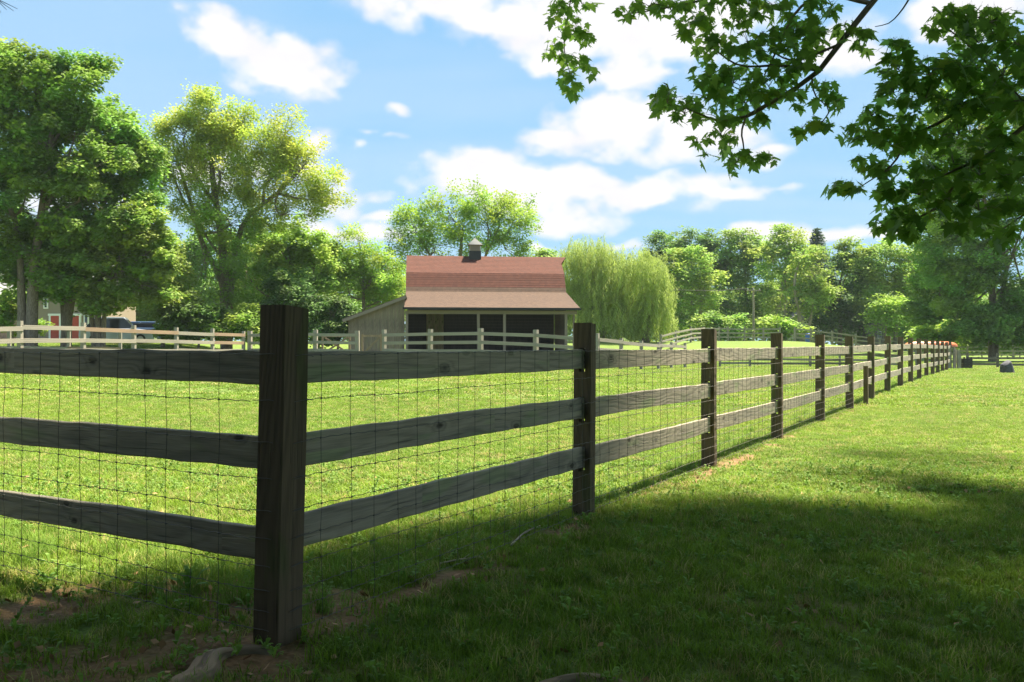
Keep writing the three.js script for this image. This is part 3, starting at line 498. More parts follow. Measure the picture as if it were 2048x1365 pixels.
edge('wood_tree', 'light airy tree right of the utility pole', 1572, 100, G.farLight, [[1570, 490, 44, 32, 18], [1550, 530, 36, 40, 12], [1600, 530, 40, 44, 14], [1575, 590, 50, 50, 16], [1545, 650, 44, 28, 12, 0, G.bright]], { bark: M.barkPale, twig: .8 });
edge('wood_tree', 'thin pale-stemmed tree before the white house glimpse', 1618, 92, G.farLight, [[1625, 540, 34, 40, 12], [1640, 580, 28, 34, 8], [1605, 600, 28, 34, 8]], { bark: M.barkPale, stems: [[[1606, null], [1600, 640], [1590, 560], [1610, 500]], [[1612, null], [1625, 620], [1640, 540]]], twig: .9 });
edge('wood_tree', 'dark dense tree left of the small grey shed', 1680, 98, G.dark, [[1690, 560, 50, 44, 26], [1660, 620, 46, 44, 22], [1710, 630, 44, 40, 22], [1690, 510, 34, 28, 12, 0, G.far]]);
edge('wood_tree', 'broad light green tree above the small grey shed', 1790, 95, G.farLight, [[1770, 530, 50, 42, 24], [1820, 550, 46, 44, 20], [1750, 590, 40, 40, 14], [1810, 610, 50, 40, 16], [1850, 590, 40, 50, 14]]);
edge('wood_tree', 'small bright rounded tree right beside the grey shed', 1772, 90, G.bright, [[1785, 620, 34, 20, 14], [1775, 645, 38, 20, 10]], { r0: .16, stems: [[[1768, null], [1772, 660], [1785, 620]]] });
edge('wood_tree', 'green tree behind the kayak end of the long fence', 1880, 80, G.mid, [[1880, 560, 55, 55, 30], [1910, 620, 55, 45, 24], [1860, 630, 45, 40, 16], [1880, 480, 50, 50, 20]], { spray: 1.1 });
const bg = 'trees behind the house and yard on the left';
const behind = (label, px, col, lobes) => edge('yard_tree', label, px, 80, col, lobes, { group: bg, spray: 1.2, per: 26 });
behind('green tree filling the gap at the far left behind the brick house', -20, G.mid, [[-30, 470, 70, 60, 26], [20, 520, 60, 60, 24], [-40, 580, 70, 50, 18]]);
behind('green tree behind the red garage doors', 120, G.mid, [[110, 500, 60, 60, 26], [160, 560, 60, 50, 20], [80, 570, 60, 50, 20]]);
behind('pale green tree behind the parked cars', 260, G.mapleLight, [[250, 560, 55, 55, 26], [300, 600, 55, 45, 20], [215, 600, 45, 45, 14], [280, 640, 60, 30, 14]]);
behind('mid-green tree between the sparse olive tree and the forked yellow-green tree', 380, G.mid, [[365, 540, 50, 60, 26], [400, 590, 50, 55, 22], [340, 620, 50, 40, 16], [420, 500, 40, 40, 12]]);
behind('light green tree seen under the right side of the forked yellow-green tree', 510, G.bright, [[500, 500, 55, 55, 24], [540, 560, 50, 55, 22], [470, 590, 50, 50, 18], [520, 630, 60, 36, 16]]);
behind('green tree between the corner post and the lean-to roof', 660, G.mid, [[650, 540, 50, 55, 24], [700, 590, 55, 50, 22], [620, 600, 50, 50, 16], [780, 600, 40, 45, 16]]);
edge('wood_tree', 'green tree filling the wood behind the utility pole top', 1440, 118, G.far, [[1430, 560, 50, 60, 26], [1470, 620, 50, 50, 20], [1400, 630, 50, 50, 20]]);
edge('wood_tree', 'green tree filling the wood between the pole and the spruce', 1600, 118, G.far, [[1600, 560, 55, 60, 28], [1640, 600, 50, 60, 22], [1560, 620, 50, 50, 20]]);
edge('wood_tree', 'green tree filling the wood behind the dark tree by the shed', 1720, 116, G.far, [[1730, 530, 46, 40, 22], [1720, 590, 55, 60, 26], [1770, 640, 55, 40, 18], [1680, 640, 55, 40, 16]]);
edge('wood_tree', 'green tree filling the wood left of the kayak', 1840, 104, G.mid, [[1840, 550, 55, 60, 28], [1870, 620, 55, 50, 22], [1800, 650, 50, 34, 14], [1930, 640, 60, 50, 20]]);
{
  // a spruce: tiers of drooping boughs
  const d = 112, bx = PX(1635, d), by = ground(bx, -d), R = rng(55), t = thing('spruce_tree', 'dark pointed spruce top rising above the wood', 'tree', [bx, by, -d], 0, woods), items = [], H = PY(458, d) - by;
  part('trunk', tube([V(0, -.3, 0), V(.05, H * .5, 0), V(0, H - .2, 0)], .3, .03, 10, 7), M.bark, t);
  for (let y = 2; y < H; y += .34) { const r = (H - y) * .42 + .08, n = Math.ceil(9 + r * 22); for (let k = 0; k < n; k++) { const a = R() * 6.283, q = Math.sqrt(.1 + .9 * R()), v = .7 + .6 * R(); items.push([mat4(Math.cos(a) * r * q, y - r * q * .28, Math.sin(a) * r * q, (R() - .5) * .4, R() * 6.283, (R() - .5) * .4, .62 + .3 * R()), lin(.085 * v, .15 * v, .07 * v)]); } }
  instanced('crown', CL.far, M.leaf, items, t);
}
tree({ name: 'maple_tree', label: 'huge dense maple at the right edge beyond the boulder', px: 1985, d: 68, seed: 115, r0: .26, spray: 1.1, per: 40, scale: 1.1, flat: .5, col: G.mid, vary: .6, stems: [[[1984, null], [1985, 560], [1970, 400], [1960, 250]], [[1990, null], [2010, 560], [2060, 420]]],
  lobes: [[1940, 250, 80, 90, 40, 0, G.mapleLight], [2010, 200, 90, 90, 36, 0, G.mapleLight], [1900, 340, 70, 80, 34, 0, G.bright], [1980, 370, 95, 80, 44, 0, G.mapleLight], [1885, 440, 55, 60, 20, 0, G.bright], [1930, 500, 85, 70, 40], [2030, 500, 90, 90, 40, .5, G.maple], [1900, 560, 60, 50, 20], [1970, 600, 80, 50, 26, .5, G.maple], [2060, 620, 70, 50, 18, .5, G.maple], [1955, 655, 50, 30, 20, 1], [2015, 655, 55, 32, 20, 1, G.maple], [1900, 640, 45, 36, 14, 1], [2090, 340, 90, 130, 36]] });
edge('shrub', 'bright leafy shrub behind the pale fence above the boulder', 1965, 88, G.bright, [[1965, 675, 40, 24, 18], [1935, 685, 24, 14, 6]], { cat: 'shrub', r0: .06, group: undefined, spray: .9 });
edge('shrub', 'large shrub at the right edge behind the pale fence', 2040, 86, G.mid, [[2035, 680, 42, 24, 18], [2075, 675, 40, 30, 14]], { cat: 'shrub', r0: .06, group: undefined, spray: .9 });
edge('shrub', 'leafy shrub behind the orange kayak', 1870, 70, G.bright, [[1865, 672, 34, 18, 12], [1895, 668, 30, 16, 8]], { cat: 'shrub', r0: .06, group: undefined, spray: .8 });
edge('shrub', 'yellow-green shrub at the wood edge beneath the light airy tree', 1565, 88, G.bright, [[1545, 655, 34, 16, 10], [1590, 665, 26, 18, 8]], { cat: 'shrub', r0: .06, group: undefined, spray: .8 });
edge('shrub', 'green shrub at the wood edge left of the utility pole', 1460, 90, G.mid, [[1460, 655, 40, 20, 14], [1425, 655, 26, 18, 8, 0, G.far]], { cat: 'shrub', r0: .06, group: undefined, spray: .9 });
{
  // the wood behind everything reads as one mass
  const R = rng(66), items = [];
  for (let k = 0; k < 8000; k++) {
    const px = -500 + R() * 3000, d = 122 + R() * 40, top = 6 + 8 * fbm(px * .012, 3, 3) + (px < 900 ? 2 : 0), x = PX(px, d), y = ground(x, -d) + R() * top, v = .6 + .7 * R();
    items.push([mat4(x, y, -d, (R() - .5), R() * 6.283, (R() - .5), 2.0 + 1.2 * R()), lin(.19 * v, .31 * v, .065 * v)]);
  }
  const m = instanced('background_wood', CL.far, M.leaf, items, scene); m.userData = { kind: 'stuff', label: 'mass of far woodland closing the view behind the trees', category: 'woods' };
}

// ------------------------------------------------------------------ the maple over the camera: low boughs in view, the crown that shades the foreground above
const mapleLeafGeo = (() => {
  const half = [[.0, 0], [.10, -.05], [.26, -.10], [.22, .02], [.40, .06], [.28, .17], [.30, .24], [.56, .36], [.47, .42], [.60, .60], [.42, .54], [.24, .48], [.30, .66], [.20, .66], [.16, .80], [0, 1.06]];
  const sh = new THREE.Shape(); half.forEach(([x, y], i) => i ? sh.lineTo(x, y) : sh.moveTo(x, y)); [...half].reverse().slice(1, -1).forEach(([x, y]) => sh.lineTo(-x, y));
  const g = new THREE.ShapeGeometry(sh), p = g.attributes.position;
  for (let i = 0; i < p.count; i++) { const x = p.getX(i), y = p.getY(i); p.setZ(i, -.16 * Math.abs(x) - .22 * y * y * .5 - .1 * x * x); }
  const st = tube([V(0, .01, 0), V(.02, -.16, .03), V(.05, -.32, .12)], .008, .006, 4, 3); st.deleteAttribute('uv'); g.deleteAttribute('uv');
  g.computeVertexNormals(); return mergeGeometries([g.toNonIndexed(), st.toNonIndexed()]);
})();
{
  const base = [6.9, ground(6.9, -2.6), -2.6], t = thing('maple_tree', 'big maple whose leafy boughs hang into the top right of the photo', 'tree', base), R = rng(900), B = V(...base);
  const Q = (px, py, d) => V(PX(px, d), PY(py, d), -d).sub(B);
  const trunkPts = [V(0, -.3, 0), V(.05, 2, .05), V(-.15, 4.5, -.2), V(-.5, 8, -.5), V(-.7, 12, -.6)];
  part('trunk', tube(trunkPts, .42, .12, 18, 14, .08, 3), M.bark, t);
  const boughs = [], add = (pts, r0, r1, n = 14, rad = 6) => boughs.push(tube(pts, r0, r1, n, rad, .05, boughs.length + 1));
  // boughs in view: [pixels of the photograph, depth]
  const T1 = V(-.1, 4.3, -.15), T2 = V(-.05, 3.2, 0), T3 = V(0, 2.6, .03);
  add([T1, Q(2300, -330, 4.4), Q(1830, -90, 4.6), Q(1745, 5, 4.7), Q(1680, 88, 4.8), Q(1630, 150, 4.9), Q(1575, 186, 5), Q(1495, 232, 5.1)], .05, .012, 40);
  add([Q(1495, 232, 5.1), Q(1440, 240, 5.15), Q(1370, 215, 5.2)], .009, .004, 8, 4); add([Q(1492, 234, 5.1), Q(1484, 265, 5.1), Q(1488, 300, 5.1), Q(1470, 330, 5.1)], .007, .003, 8, 4);
  add([Q(1680, 88, 4.8), Q(1590, 120, 4.9), Q(1540, 100, 5)], .009, .004, 8, 4); add([Q(1640, 140, 4.85), Q(1560, 130, 5), Q(1480, 130, 5.1), Q(1420, 90, 5.2)], .01, .004, 10, 4);
  add([Q(1745, 5, 4.7), Q(1640, -10, 4.9), Q(1592, 25, 5), Q(1560, 90, 5.1), Q(1530, 150, 5.2)], .014, .005, 12, 5); add([Q(1640, -10, 4.9), Q(1500, -30, 5.3), Q(1380, 5, 5.5), Q(1270, 25, 5.7)], .012, .004, 12, 4);
  add([Q(1500, -30, 5.3), Q(1300, -90, 6), Q(1160, -60, 6.3), Q(1138, 20, 6.4), Q(1128, 90, 6.4), Q(1150, 180, 6.4)], .014, .003, 24, 4);
  add([Q(1625, 155, 4.9), Q(1632, 190, 4.85), Q(1660, 220, 4.8), Q(1640, 250, 4.8)], .006, .003, 8, 4); add([Q(1830, -20, 4.7), Q(1805, 20, 4.7), Q(1780, 45, 4.7), Q(1752, 52, 4.7)], .006, .002, 8, 4);
  add([T2, Q(2500, 120, 4.2), Q(2150, 195, 4.5), Q(2048, 203, 4.6), Q(1950, 212, 4.7), Q(1890, 200, 4.8), Q(1830, 160, 4.9)], .06, .008, 24); add([Q(1930, 213, 4.7), Q(1880, 245, 4.8), Q(1820, 275, 4.9), Q(1805, 300, 4.9), Q(1785, 330, 4.9), Q(1720, 375, 5)], .012, .003, 14, 4);
  add([T3, Q(2600, 130, 4), Q(2200, 170, 4.3), Q(2048, 252, 4.5), Q(1990, 300, 4.6), Q(1945, 325, 4.6), Q(1900, 390, 4.7), Q(1860, 430, 4.8), Q(1810, 450, 4.8)], .055, .005, 24); add([Q(1945, 325, 4.6), Q(1890, 350, 4.7), Q(1830, 380, 4.8)], .01, .003, 8, 4);
  add([Q(2200, 170, 4.3), Q(2120, 380, 4.4), Q(2048, 430, 4.6), Q(1990, 470, 4.8)], .012, .004, 10, 4); add([Q(2048, 203, 4.6), Q(2000, 150, 4.7), Q(1940, 90, 4.8), Q(1890, 50, 4.9)], .012, .004, 10, 4);
  for (const p of [V(-6, 6.5, -1), V(-4.5, 7.5, -4), V(-2, 8, -6), V(3, 8, -3), V(4, 9, 3), V(-3, 8.5, 5), V(-6, 9, 2.5), V(0, 11, 2), V(-2, 11, -3)]) { const s = V(-.15, 4 + R() * 3, -.2); add([s, s.clone().lerp(p, .5).add(V(0, .5, 0)), p], .12, .02, 10, 6); }
  part('branches', mergeGeometries(boughs), M.bark, t);
  // leaf clusters along the boughs: pixel ellipse, depth, how many leaves
  const K = [[1115, 25, 26, 26, 6.4, 11], [1165, 8, 26, 14, 6.4, 7], [1150, 62, 34, 20, 6.4, 13], [1112, 92, 22, 16, 6.4, 7], [1165, 80, 22, 12, 6.4, 6], [1112, 116, 26, 12, 6.4, 7], [1155, 128, 26, 18, 6.4, 9], [1178, 146, 14, 12, 6.4, 4], [1128, 152, 24, 14, 6.4, 7], [1148, 184, 18, 16, 6.4, 6],
    [1262, 28, 28, 20, 5.7, 9], [1300, 12, 40, 12, 5.7, 9], [1345, 20, 34, 18, 5.6, 10], [1385, 45, 34, 24, 5.5, 12], [1375, 72, 16, 10, 5.5, 3], [1420, 45, 18, 20, 5.5, 5], [1420, 8, 60, 14, 5.4, 13], [1500, 12, 50, 20, 5.3, 14], [1480, 45, 36, 16, 5.3, 8], [1560, 20, 50, 26, 5.1, 16], [1640, 20, 36, 26, 5, 11], [1590, 62, 54, 26, 5.05, 17],
    [1430, 92, 42, 24, 5.2, 12], [1500, 95, 50, 34, 5.1, 20], [1560, 100, 50, 40, 5.1, 22], [1620, 80, 36, 34, 5, 11], [1610, 130, 30, 20, 4.95, 7], [1420, 152, 38, 26, 5.2, 12], [1470, 165, 50, 34, 5.15, 20], [1530, 165, 50, 34, 5.1, 20], [1580, 150, 24, 24, 5, 6], [1420, 200, 40, 28, 5.2, 14], [1490, 205, 50, 26, 5.15, 16], [1545, 195, 28, 18, 5.1, 6],
    [1335, 205, 36, 30, 5.25, 12], [1370, 228, 36, 22, 5.2, 10], [1310, 205, 18, 12, 5.25, 3], [1340, 180, 16, 12, 5.25, 3], [1440, 240, 44, 14, 5.15, 9], [1515, 240, 22, 18, 5.1, 5], [1395, 285, 18, 14, 5.1, 3], [1445, 275, 36, 14, 5.1, 9], [1410, 318, 14, 14, 5.1, 2], [1465, 312, 24, 22, 5.1, 6], [1500, 318, 26, 14, 5.1, 6], [1540, 322, 16, 12, 5.1, 3], [1460, 345, 16, 8, 5.1, 2],
    [1645, 185, 34, 24, 4.85, 8], [1672, 205, 20, 24, 4.8, 5], [1640, 248, 26, 14, 4.8, 6], [1605, 258, 22, 12, 4.8, 4], [1585, 190, 28, 12, 4.95, 4], [1590, 215, 16, 10, 4.95, 2], [1705, 68, 36, 20, 4.75, 8], [1725, 100, 16, 18, 4.75, 3], [1690, 55, 16, 12, 4.75, 2],
    [1870, 60, 18, 12, 4.9, 3], [1910, 35, 50, 26, 4.85, 13], [1985, 45, 60, 30, 4.75, 18], [1960, 85, 60, 20, 4.8, 14], [2040, 90, 50, 40, 4.6, 16], [1795, 105, 36, 22, 4.9, 9], [1800, 140, 46, 26, 4.9, 13], [1860, 150, 50, 30, 4.85, 18], [1930, 140, 60, 36, 4.75, 24], [2010, 150, 60, 40, 4.65, 24], [1790, 185, 36, 26, 4.9, 10], [1850, 205, 50, 30, 4.8, 17], [1920, 210, 50, 30, 4.7, 17], [2000, 220, 60, 34, 4.6, 20], [2070, 200, 60, 60, 4.5, 20],
    [1745, 232, 26, 18, 4.95, 6], [1800, 245, 46, 18, 4.9, 11], [1700, 270, 30, 18, 5, 7], [1740, 270, 40, 22, 4.95, 11], [1785, 272, 30, 16, 4.9, 7], [1790, 298, 34, 12, 4.9, 7], [1735, 330, 30, 16, 5, 7], [1770, 345, 36, 20, 4.95, 9], [1690, 378, 34, 12, 5, 8], [1720, 385, 18, 12, 5, 3], [1780, 380, 30, 24, 4.95, 9], [1850, 275, 40, 20, 4.8, 9], [1920, 270, 46, 26, 4.7, 12], [1990, 290, 50, 30, 4.55, 14],
    [1860, 345, 40, 26, 4.8, 11], [1840, 390, 44, 26, 4.8, 14], [1790, 425, 36, 22, 4.85, 10], [1770, 455, 26, 14, 4.9, 6], [1830, 445, 44, 26, 4.8, 14], [1800, 468, 40, 12, 4.85, 7], [1910, 330, 40, 30, 4.7, 11], [1960, 350, 46, 34, 4.65, 14], [2020, 350, 46, 36, 4.5, 14], [1900, 400, 40, 30, 4.7, 10], [1960, 420, 46, 34, 4.7, 13], [2020, 430, 46, 36, 4.6, 13], [1930, 460, 40, 18, 4.8, 7], [2000, 480, 40, 16, 4.8, 6], [2075, 330, 40, 100, 4.4, 22]];
  const leafCols = [[.18, .33, .05], [.21, .37, .055], [.15, .28, .045], [.25, .41, .055], [.32, .45, .06]].map((c) => { const m = leafMat('maple_leaf', .6); m.color = lin(...c); m.roughness = .5; return m; });
  const seen = [], twigs = [];
  for (const [px, py, rx, ry, d, n] of K) for (let k = 0, nn = Math.round(n * (px > 1740 ? 2.7 : 2.05)); k < nn; k++) {
    const a = R() * 6.283, q = Math.sqrt(R()), dd = d + (R() - .5) * .75, p = Q(px + rx * q * Math.cos(a), py + ry * q * Math.sin(a) - 8, dd);
    const az = R() * 6.283, dr = .1 + R() * 1.15, tip = V(Math.cos(az) * Math.cos(dr), -Math.sin(dr), Math.sin(az) * Math.cos(dr)), up = V((R() - .5) * 1.2, 1, .35 + (R() - .5) * 1.4), s = tip.clone().cross(up).normalize(), nrm = s.clone().cross(tip).normalize();
    const m = new THREE.Matrix4().makeBasis(s, tip, nrm), size = .052 + .046 * R(); m.scale(V(size, size, size)); m.setPosition(p);
    seen.push([m, Math.floor(R() * R() * 5), size / dd * (px > 1080 && px < 2060 && py > 0 ? 1 : .2), p, nrm, px, py, d]);
    if (k % 5 === 0) { const c = Q(px, py, d); twigs.push(tube([c, c.clone().lerp(p, .5).add(V(0, .02, 0)), p.clone().add(V(0, .015, 0))], .0028, .0016, 4, 3)); }
  }
  part('twigs', mergeGeometries(twigs), M.bark, t).userData.kind = 'stuff';
  const order = [...seen].sort((a, b) => b[2] - a[2]);
  order.slice(0, 300).forEach(([m, c]) => { const l = part('leaf', mapleLeafGeo, leafCols[c], t); m.decompose(l.position, l.quaternion, l.scale); });
  const rest = order.slice(300).map(([m, c]) => [m, leafCols[c].color]);
  instanced('leaves', mapleLeafGeo, leafMat('maple_leaf', .6), rest, t);
  // the rest of the crown, overhead and out of the picture
  const items = [], big = leafClump(12, .36, .17, 77, .7), c = V(5.0, 10.5, -2.5), inView = (p) => { const d = -p.z; return d > .3 && p.y - EYE < d * .46 + .55 && Math.abs(p.x) < d * .66 + .6 && !(p.x / d > .58); };
  const gauss = () => Math.sqrt(-2 * Math.log(1 - .999 * R())) * Math.cos(6.283 * R());
  const rim = [[-6, -4.3], [-3, -4.7], [-1, -4.9], [.5, -6.4], [2, -7.2], [4.6, -7.6], [8, -8.2], [20, -9]];   // where the crown's shadow ends on the grass
  const rimAt = (x) => { for (let i = 1; i < rim.length; i++) if (x < rim[i][0]) { const [x0, a0] = rim[i - 1], [x1, a1] = rim[i]; return a0 + (a1 - a0) * clamp((x - x0) / (x1 - x0), 0, 1); } return -9; };
  for (let k = 0; k < 980; k++) {                          // thins out towards its rim
    const gx = gauss(), gz = gauss(), e = Math.hypot(gx, gz); if (e > 2.8) continue;
    const p = V(c.x + 4.3 * gx, c.y + 5.0 * (R() * 2 - 1) * Math.sqrt(Math.max(.05, 1 - e * e / 8)), c.z + 3.7 * gz), r = .4 + .5 * R();
    p.y = Math.max(p.y, 3.6 + R()); const lo = p.clone(); lo.y -= r * .6; if (inView(lo) || (-p.z > 2 && p.y < 4.6)) p.y = EYE + Math.max(0, -p.z) * .46 + 1.6 + R() * 4;
    const q = p.clone().addScaledVector(SUN_DIR, -p.y / SUN_DIR.y), over = rimAt(q.x) + r * .5 - q.z, soft = .35 + 6 * ss(.3, 2.6, q.x); if (R() < ss(-.35 * soft, .8 * soft, over)) continue;
    if (e < 1.2 && R() < .5) continue;
    const v = .8 + .4 * R(); sprayLeaves(items, R, p.clone().sub(B), r, .5, Math.round(9 + 10 * r), [.16 * v, .30 * v, .045 * v], .3, 1);
  }
  for (let k = 0; k < 90; k++) {                           // the limb reaching out over the fence corner
    const q = V(-3.6 + 4.4 * R(), 0, 0); q.z = rimAt(q.x) + .55 + 2.2 * R(); const h = 5.6 + 3.4 * R(), p = q.addScaledVector(SUN_DIR, h / SUN_DIR.y), lo = p.clone(); lo.y -= .3; if (inView(lo)) continue;
    sprayLeaves(items, R, p.sub(B), .35 + .2 * R(), .5, 12, [.16, .30, .045], .3, 1);
  }
  for (let k = 0; k < 130; k++) {                          // and the limb over the lawn right of the corner
    const q = V(.5 + 6.5 * R(), 0, -6.3 + 4.6 * R()), p = q.addScaledVector(SUN_DIR, (6.5 + 4 * R()) / SUN_DIR.y), lo = p.clone(); lo.y -= .3; if (inView(lo)) continue;
    sprayLeaves(items, R, p.sub(B), .4 + .25 * R(), .5, 10, [.16, .30, .045], .3, 1);
  }
  instanced('crown', big, M.leaf, items, t);
}

// evergreens standing round the photographer, out of the picture: they keep the corner post's near faces dark; one needle spray reaches into the top left corner
const needles = (() => { const R = rng(12), pos = []; for (let i = 0; i < 26; i++) { const t = i / 26, a = R() * 6.283, l = .16 + .08 * R(), x = t * .5, dx = .5 + .5 * R(), dy = (R() - .5) * 1.2, dz = Math.cos(a); const n = V(dx, dy, dz).normalize().multiplyScalar(l), w = .016; for (const p of [[x, 0, 0], [x + n.x * .5, n.y * .5 + w, n.z * .5 + w], [x + n.x, n.y, n.z], [x, 0, 0], [x + n.x, n.y, n.z], [x + n.x * .5 + w, n.y * .5 - w, n.z * .5 - w]]) pos.push(...p); } const g = new THREE.BufferGeometry(); g.setAttribute('position', new THREE.Float32BufferAttribute(pos, 3)); g.computeVertexNormals(); return g; })();
const coneMat = plain('evergreen_needles', 1, 1, 1, .9, { side: THREE.DoubleSide });
function evergreen(label, x, z, H, r0, n, seed, sprig) {
  const R = rng(seed), y0 = ground(x, z), t = thing('evergreen_tree', label, 'tree', [x, y0, z]), items = [];
  part('trunk', tube([V(0, -.3, 0), V(.05, H * .5, 0), V(0, H, 0)], .26, .03, 10, 9, .05, seed), M.bark, t);
  for (let k = 0; k < n; k++) { const f = 1 - Math.sqrt(R()), y = .25 + f * (H - .3), q = .35 + .65 * Math.sqrt(R()), a = R() * 6.283, r = r0 * (1 - f * .93) * q, v = .7 + .6 * R(), px = Math.cos(a) * r, pz = Math.sin(a) * r; if (z + pz < -.2 && Math.abs(x + px) < -(z + pz) * .66 + .35) continue; items.push([mat4(px, y - .12 * r, pz, (R() - .5) * .5, -a + (R() - .5) * .6, (R() - .7) * .6, 1.5 + R()), lin(.05 * v, .095 * v, .04 * v)]); }
  instanced('crown', needles, coneMat, items, t);
  if (sprig) { const gs = [tube([V(-1.5, 2.2, -2.2), V(-2.15, 2.75, -2.9), V(-1.93, 2.665, -3.0)].map((p) => p.sub(V(x, y0, z))), .008, .003, 8, 5)]; for (const [px, py] of [[26, 12], [18, 16], [4, 14], [10, 4], [-8, 20]]) gs.push(tube([V(PX(-14, 3), PY(-6, 3), -3), V(PX((px - 14) / 2, 3), PY(py / 2 - 3, 3), -3.01), V(PX(px, 3), PY(py, 3), -3.02)].map((p) => p.sub(V(x, y0, z))), .0016, .0007, 5, 4)); part('needle_spray', mergeGeometries(gs), M.bark, t); }
}
evergreen('dense evergreen just outside the left edge, its needles tipping into the top left corner', -5.2, .6, 9, 3.2, 2600, 31, true);
evergreen('dense evergreen shading the foreground from behind the camera on the left', -2.2, 5.2, 11, 3.6, 2600, 32);
evergreen('dense evergreen shading the foreground from straight behind the camera', 2.6, 6.4, 11, 3.6, 2600, 33);

// ------------------------------------------------------------------ house, cars, pole, sheds and yard things
{
  const d = 64, x0 = PX(-190, d), gy = ground(x0, -d), h = thing('house', 'brick and stone house with red garage doors behind the left trees', 'house', [x0, gy, -d]), s = F / d, X = (px) => PX(px, d) - x0, Y = (py) => PY(py, d) - gy;
  const brickT = rgbTex(256, 256, (u, v, c) => { const r = Math.floor(v * 24), k = Math.floor(u * 8 + (r % 2) * .5), s2 = .75 + .5 * hash2(k, r); c[0] = .36 * s2; c[1] = .22 * s2; c[2] = .16 * s2; }); brickT.repeat.set(1 / 2, 1 / 2);
  const brick = new THREE.MeshStandardMaterial({ name: 'brick', map: brickT, roughness: .95 }), stone = plain('cream_stone', .27, .22, .165, .95), whiteP = plain('white_trim', .78, .77, .74, .6), redP = plain('red_door', .42, .055, .03, .6), slate = plain('grey_roof', .26, .26, .27, .9), pane = new THREE.MeshPhysicalMaterial({ name: 'window_glass', color: lin(.05, .06, .07), roughness: .08 });
  part('brick_wall', box(X(48), Y(598) + .4, 6, X(48) / 2, (Y(598) - .4) / 2, -3), brick, h);
  const w2 = X(185) - X(48), top2 = Y(575); part('stone_wall', box(w2, top2 + .4, 7, X(48) + w2 / 2, (top2 - .4) / 2, -3.8), stone, h);
  const roof = (xa, xb, ye, rise, z0, z1, m) => { const sh = new THREE.Shape(); sh.moveTo(-z0, ye); sh.lineTo(-(z0 + z1) / 2, ye + rise); sh.lineTo(-z1, ye); sh.lineTo(-z1, ye - .12); sh.lineTo(-z0, ye - .12); sh.closePath(); const g = new THREE.ExtrudeGeometry(sh, { depth: xb - xa, bevelEnabled: false }); g.rotateY(Math.PI / 2); g.translate(xa, 0, 0); return part('roof', boxUV(g), m, h); };
  roof(-.4, X(54), Y(598), 2.6, .5, -6.5, slate); roof(X(46), X(192), top2, 2.4, .2, -7.8, slate);
  for (const [a, b] of [[98, 115], [134, 155]]) { const wa = X(a), wb = X(b), yt = Y(632), g = part('garage_door', box(wb - wa, yt + .2, .08, (wa + wb) / 2, (yt - .2) / 2, -.22), redP, h); for (let k = 0; k < 3; k++) part('door_panel', box((wb - wa) * .8, (yt) * .22, .03, (wa + wb) / 2, yt * (.2 + k * .28), -.17), redP, g); part('door_frame', mergeGeometries([box(.14, yt + .3, .14, wa - .07, (yt) / 2, -.22), box(.14, yt + .3, .14, wb + .07, yt / 2, -.22), box(wb - wa + .4, .16, .16, (wa + wb) / 2, yt + .09, -.22)]), whiteP, h); }
  for (const [a, b, t1, b1] of [[84, 90, 590, 616], [165, 172, 632, 652]]) { const f = part('window', box(X(b) - X(a) + .12, Y(t1) - Y(b1) + .12, .1, (X(a) + X(b)) / 2, (Y(t1) + Y(b1)) / 2, -.28), whiteP, h); part('pane', box(X(b) - X(a) - .08, Y(t1) - Y(b1) - .08, .04, (X(a) + X(b)) / 2, (Y(t1) + Y(b1)) / 2, -.225), pane, f); }
  for (const [a, b] of [[-120, -90], [-50, -20], [6, 18]]) { const f = part('window', box(X(b) - X(a), 1.2, .1, (X(a) + X(b)) / 2, 1.7, .02), whiteP, h); part('pane', box(X(b) - X(a) - .16, 1.04, .04, (X(a) + X(b)) / 2, 1.7, .065), pane, f); }
}
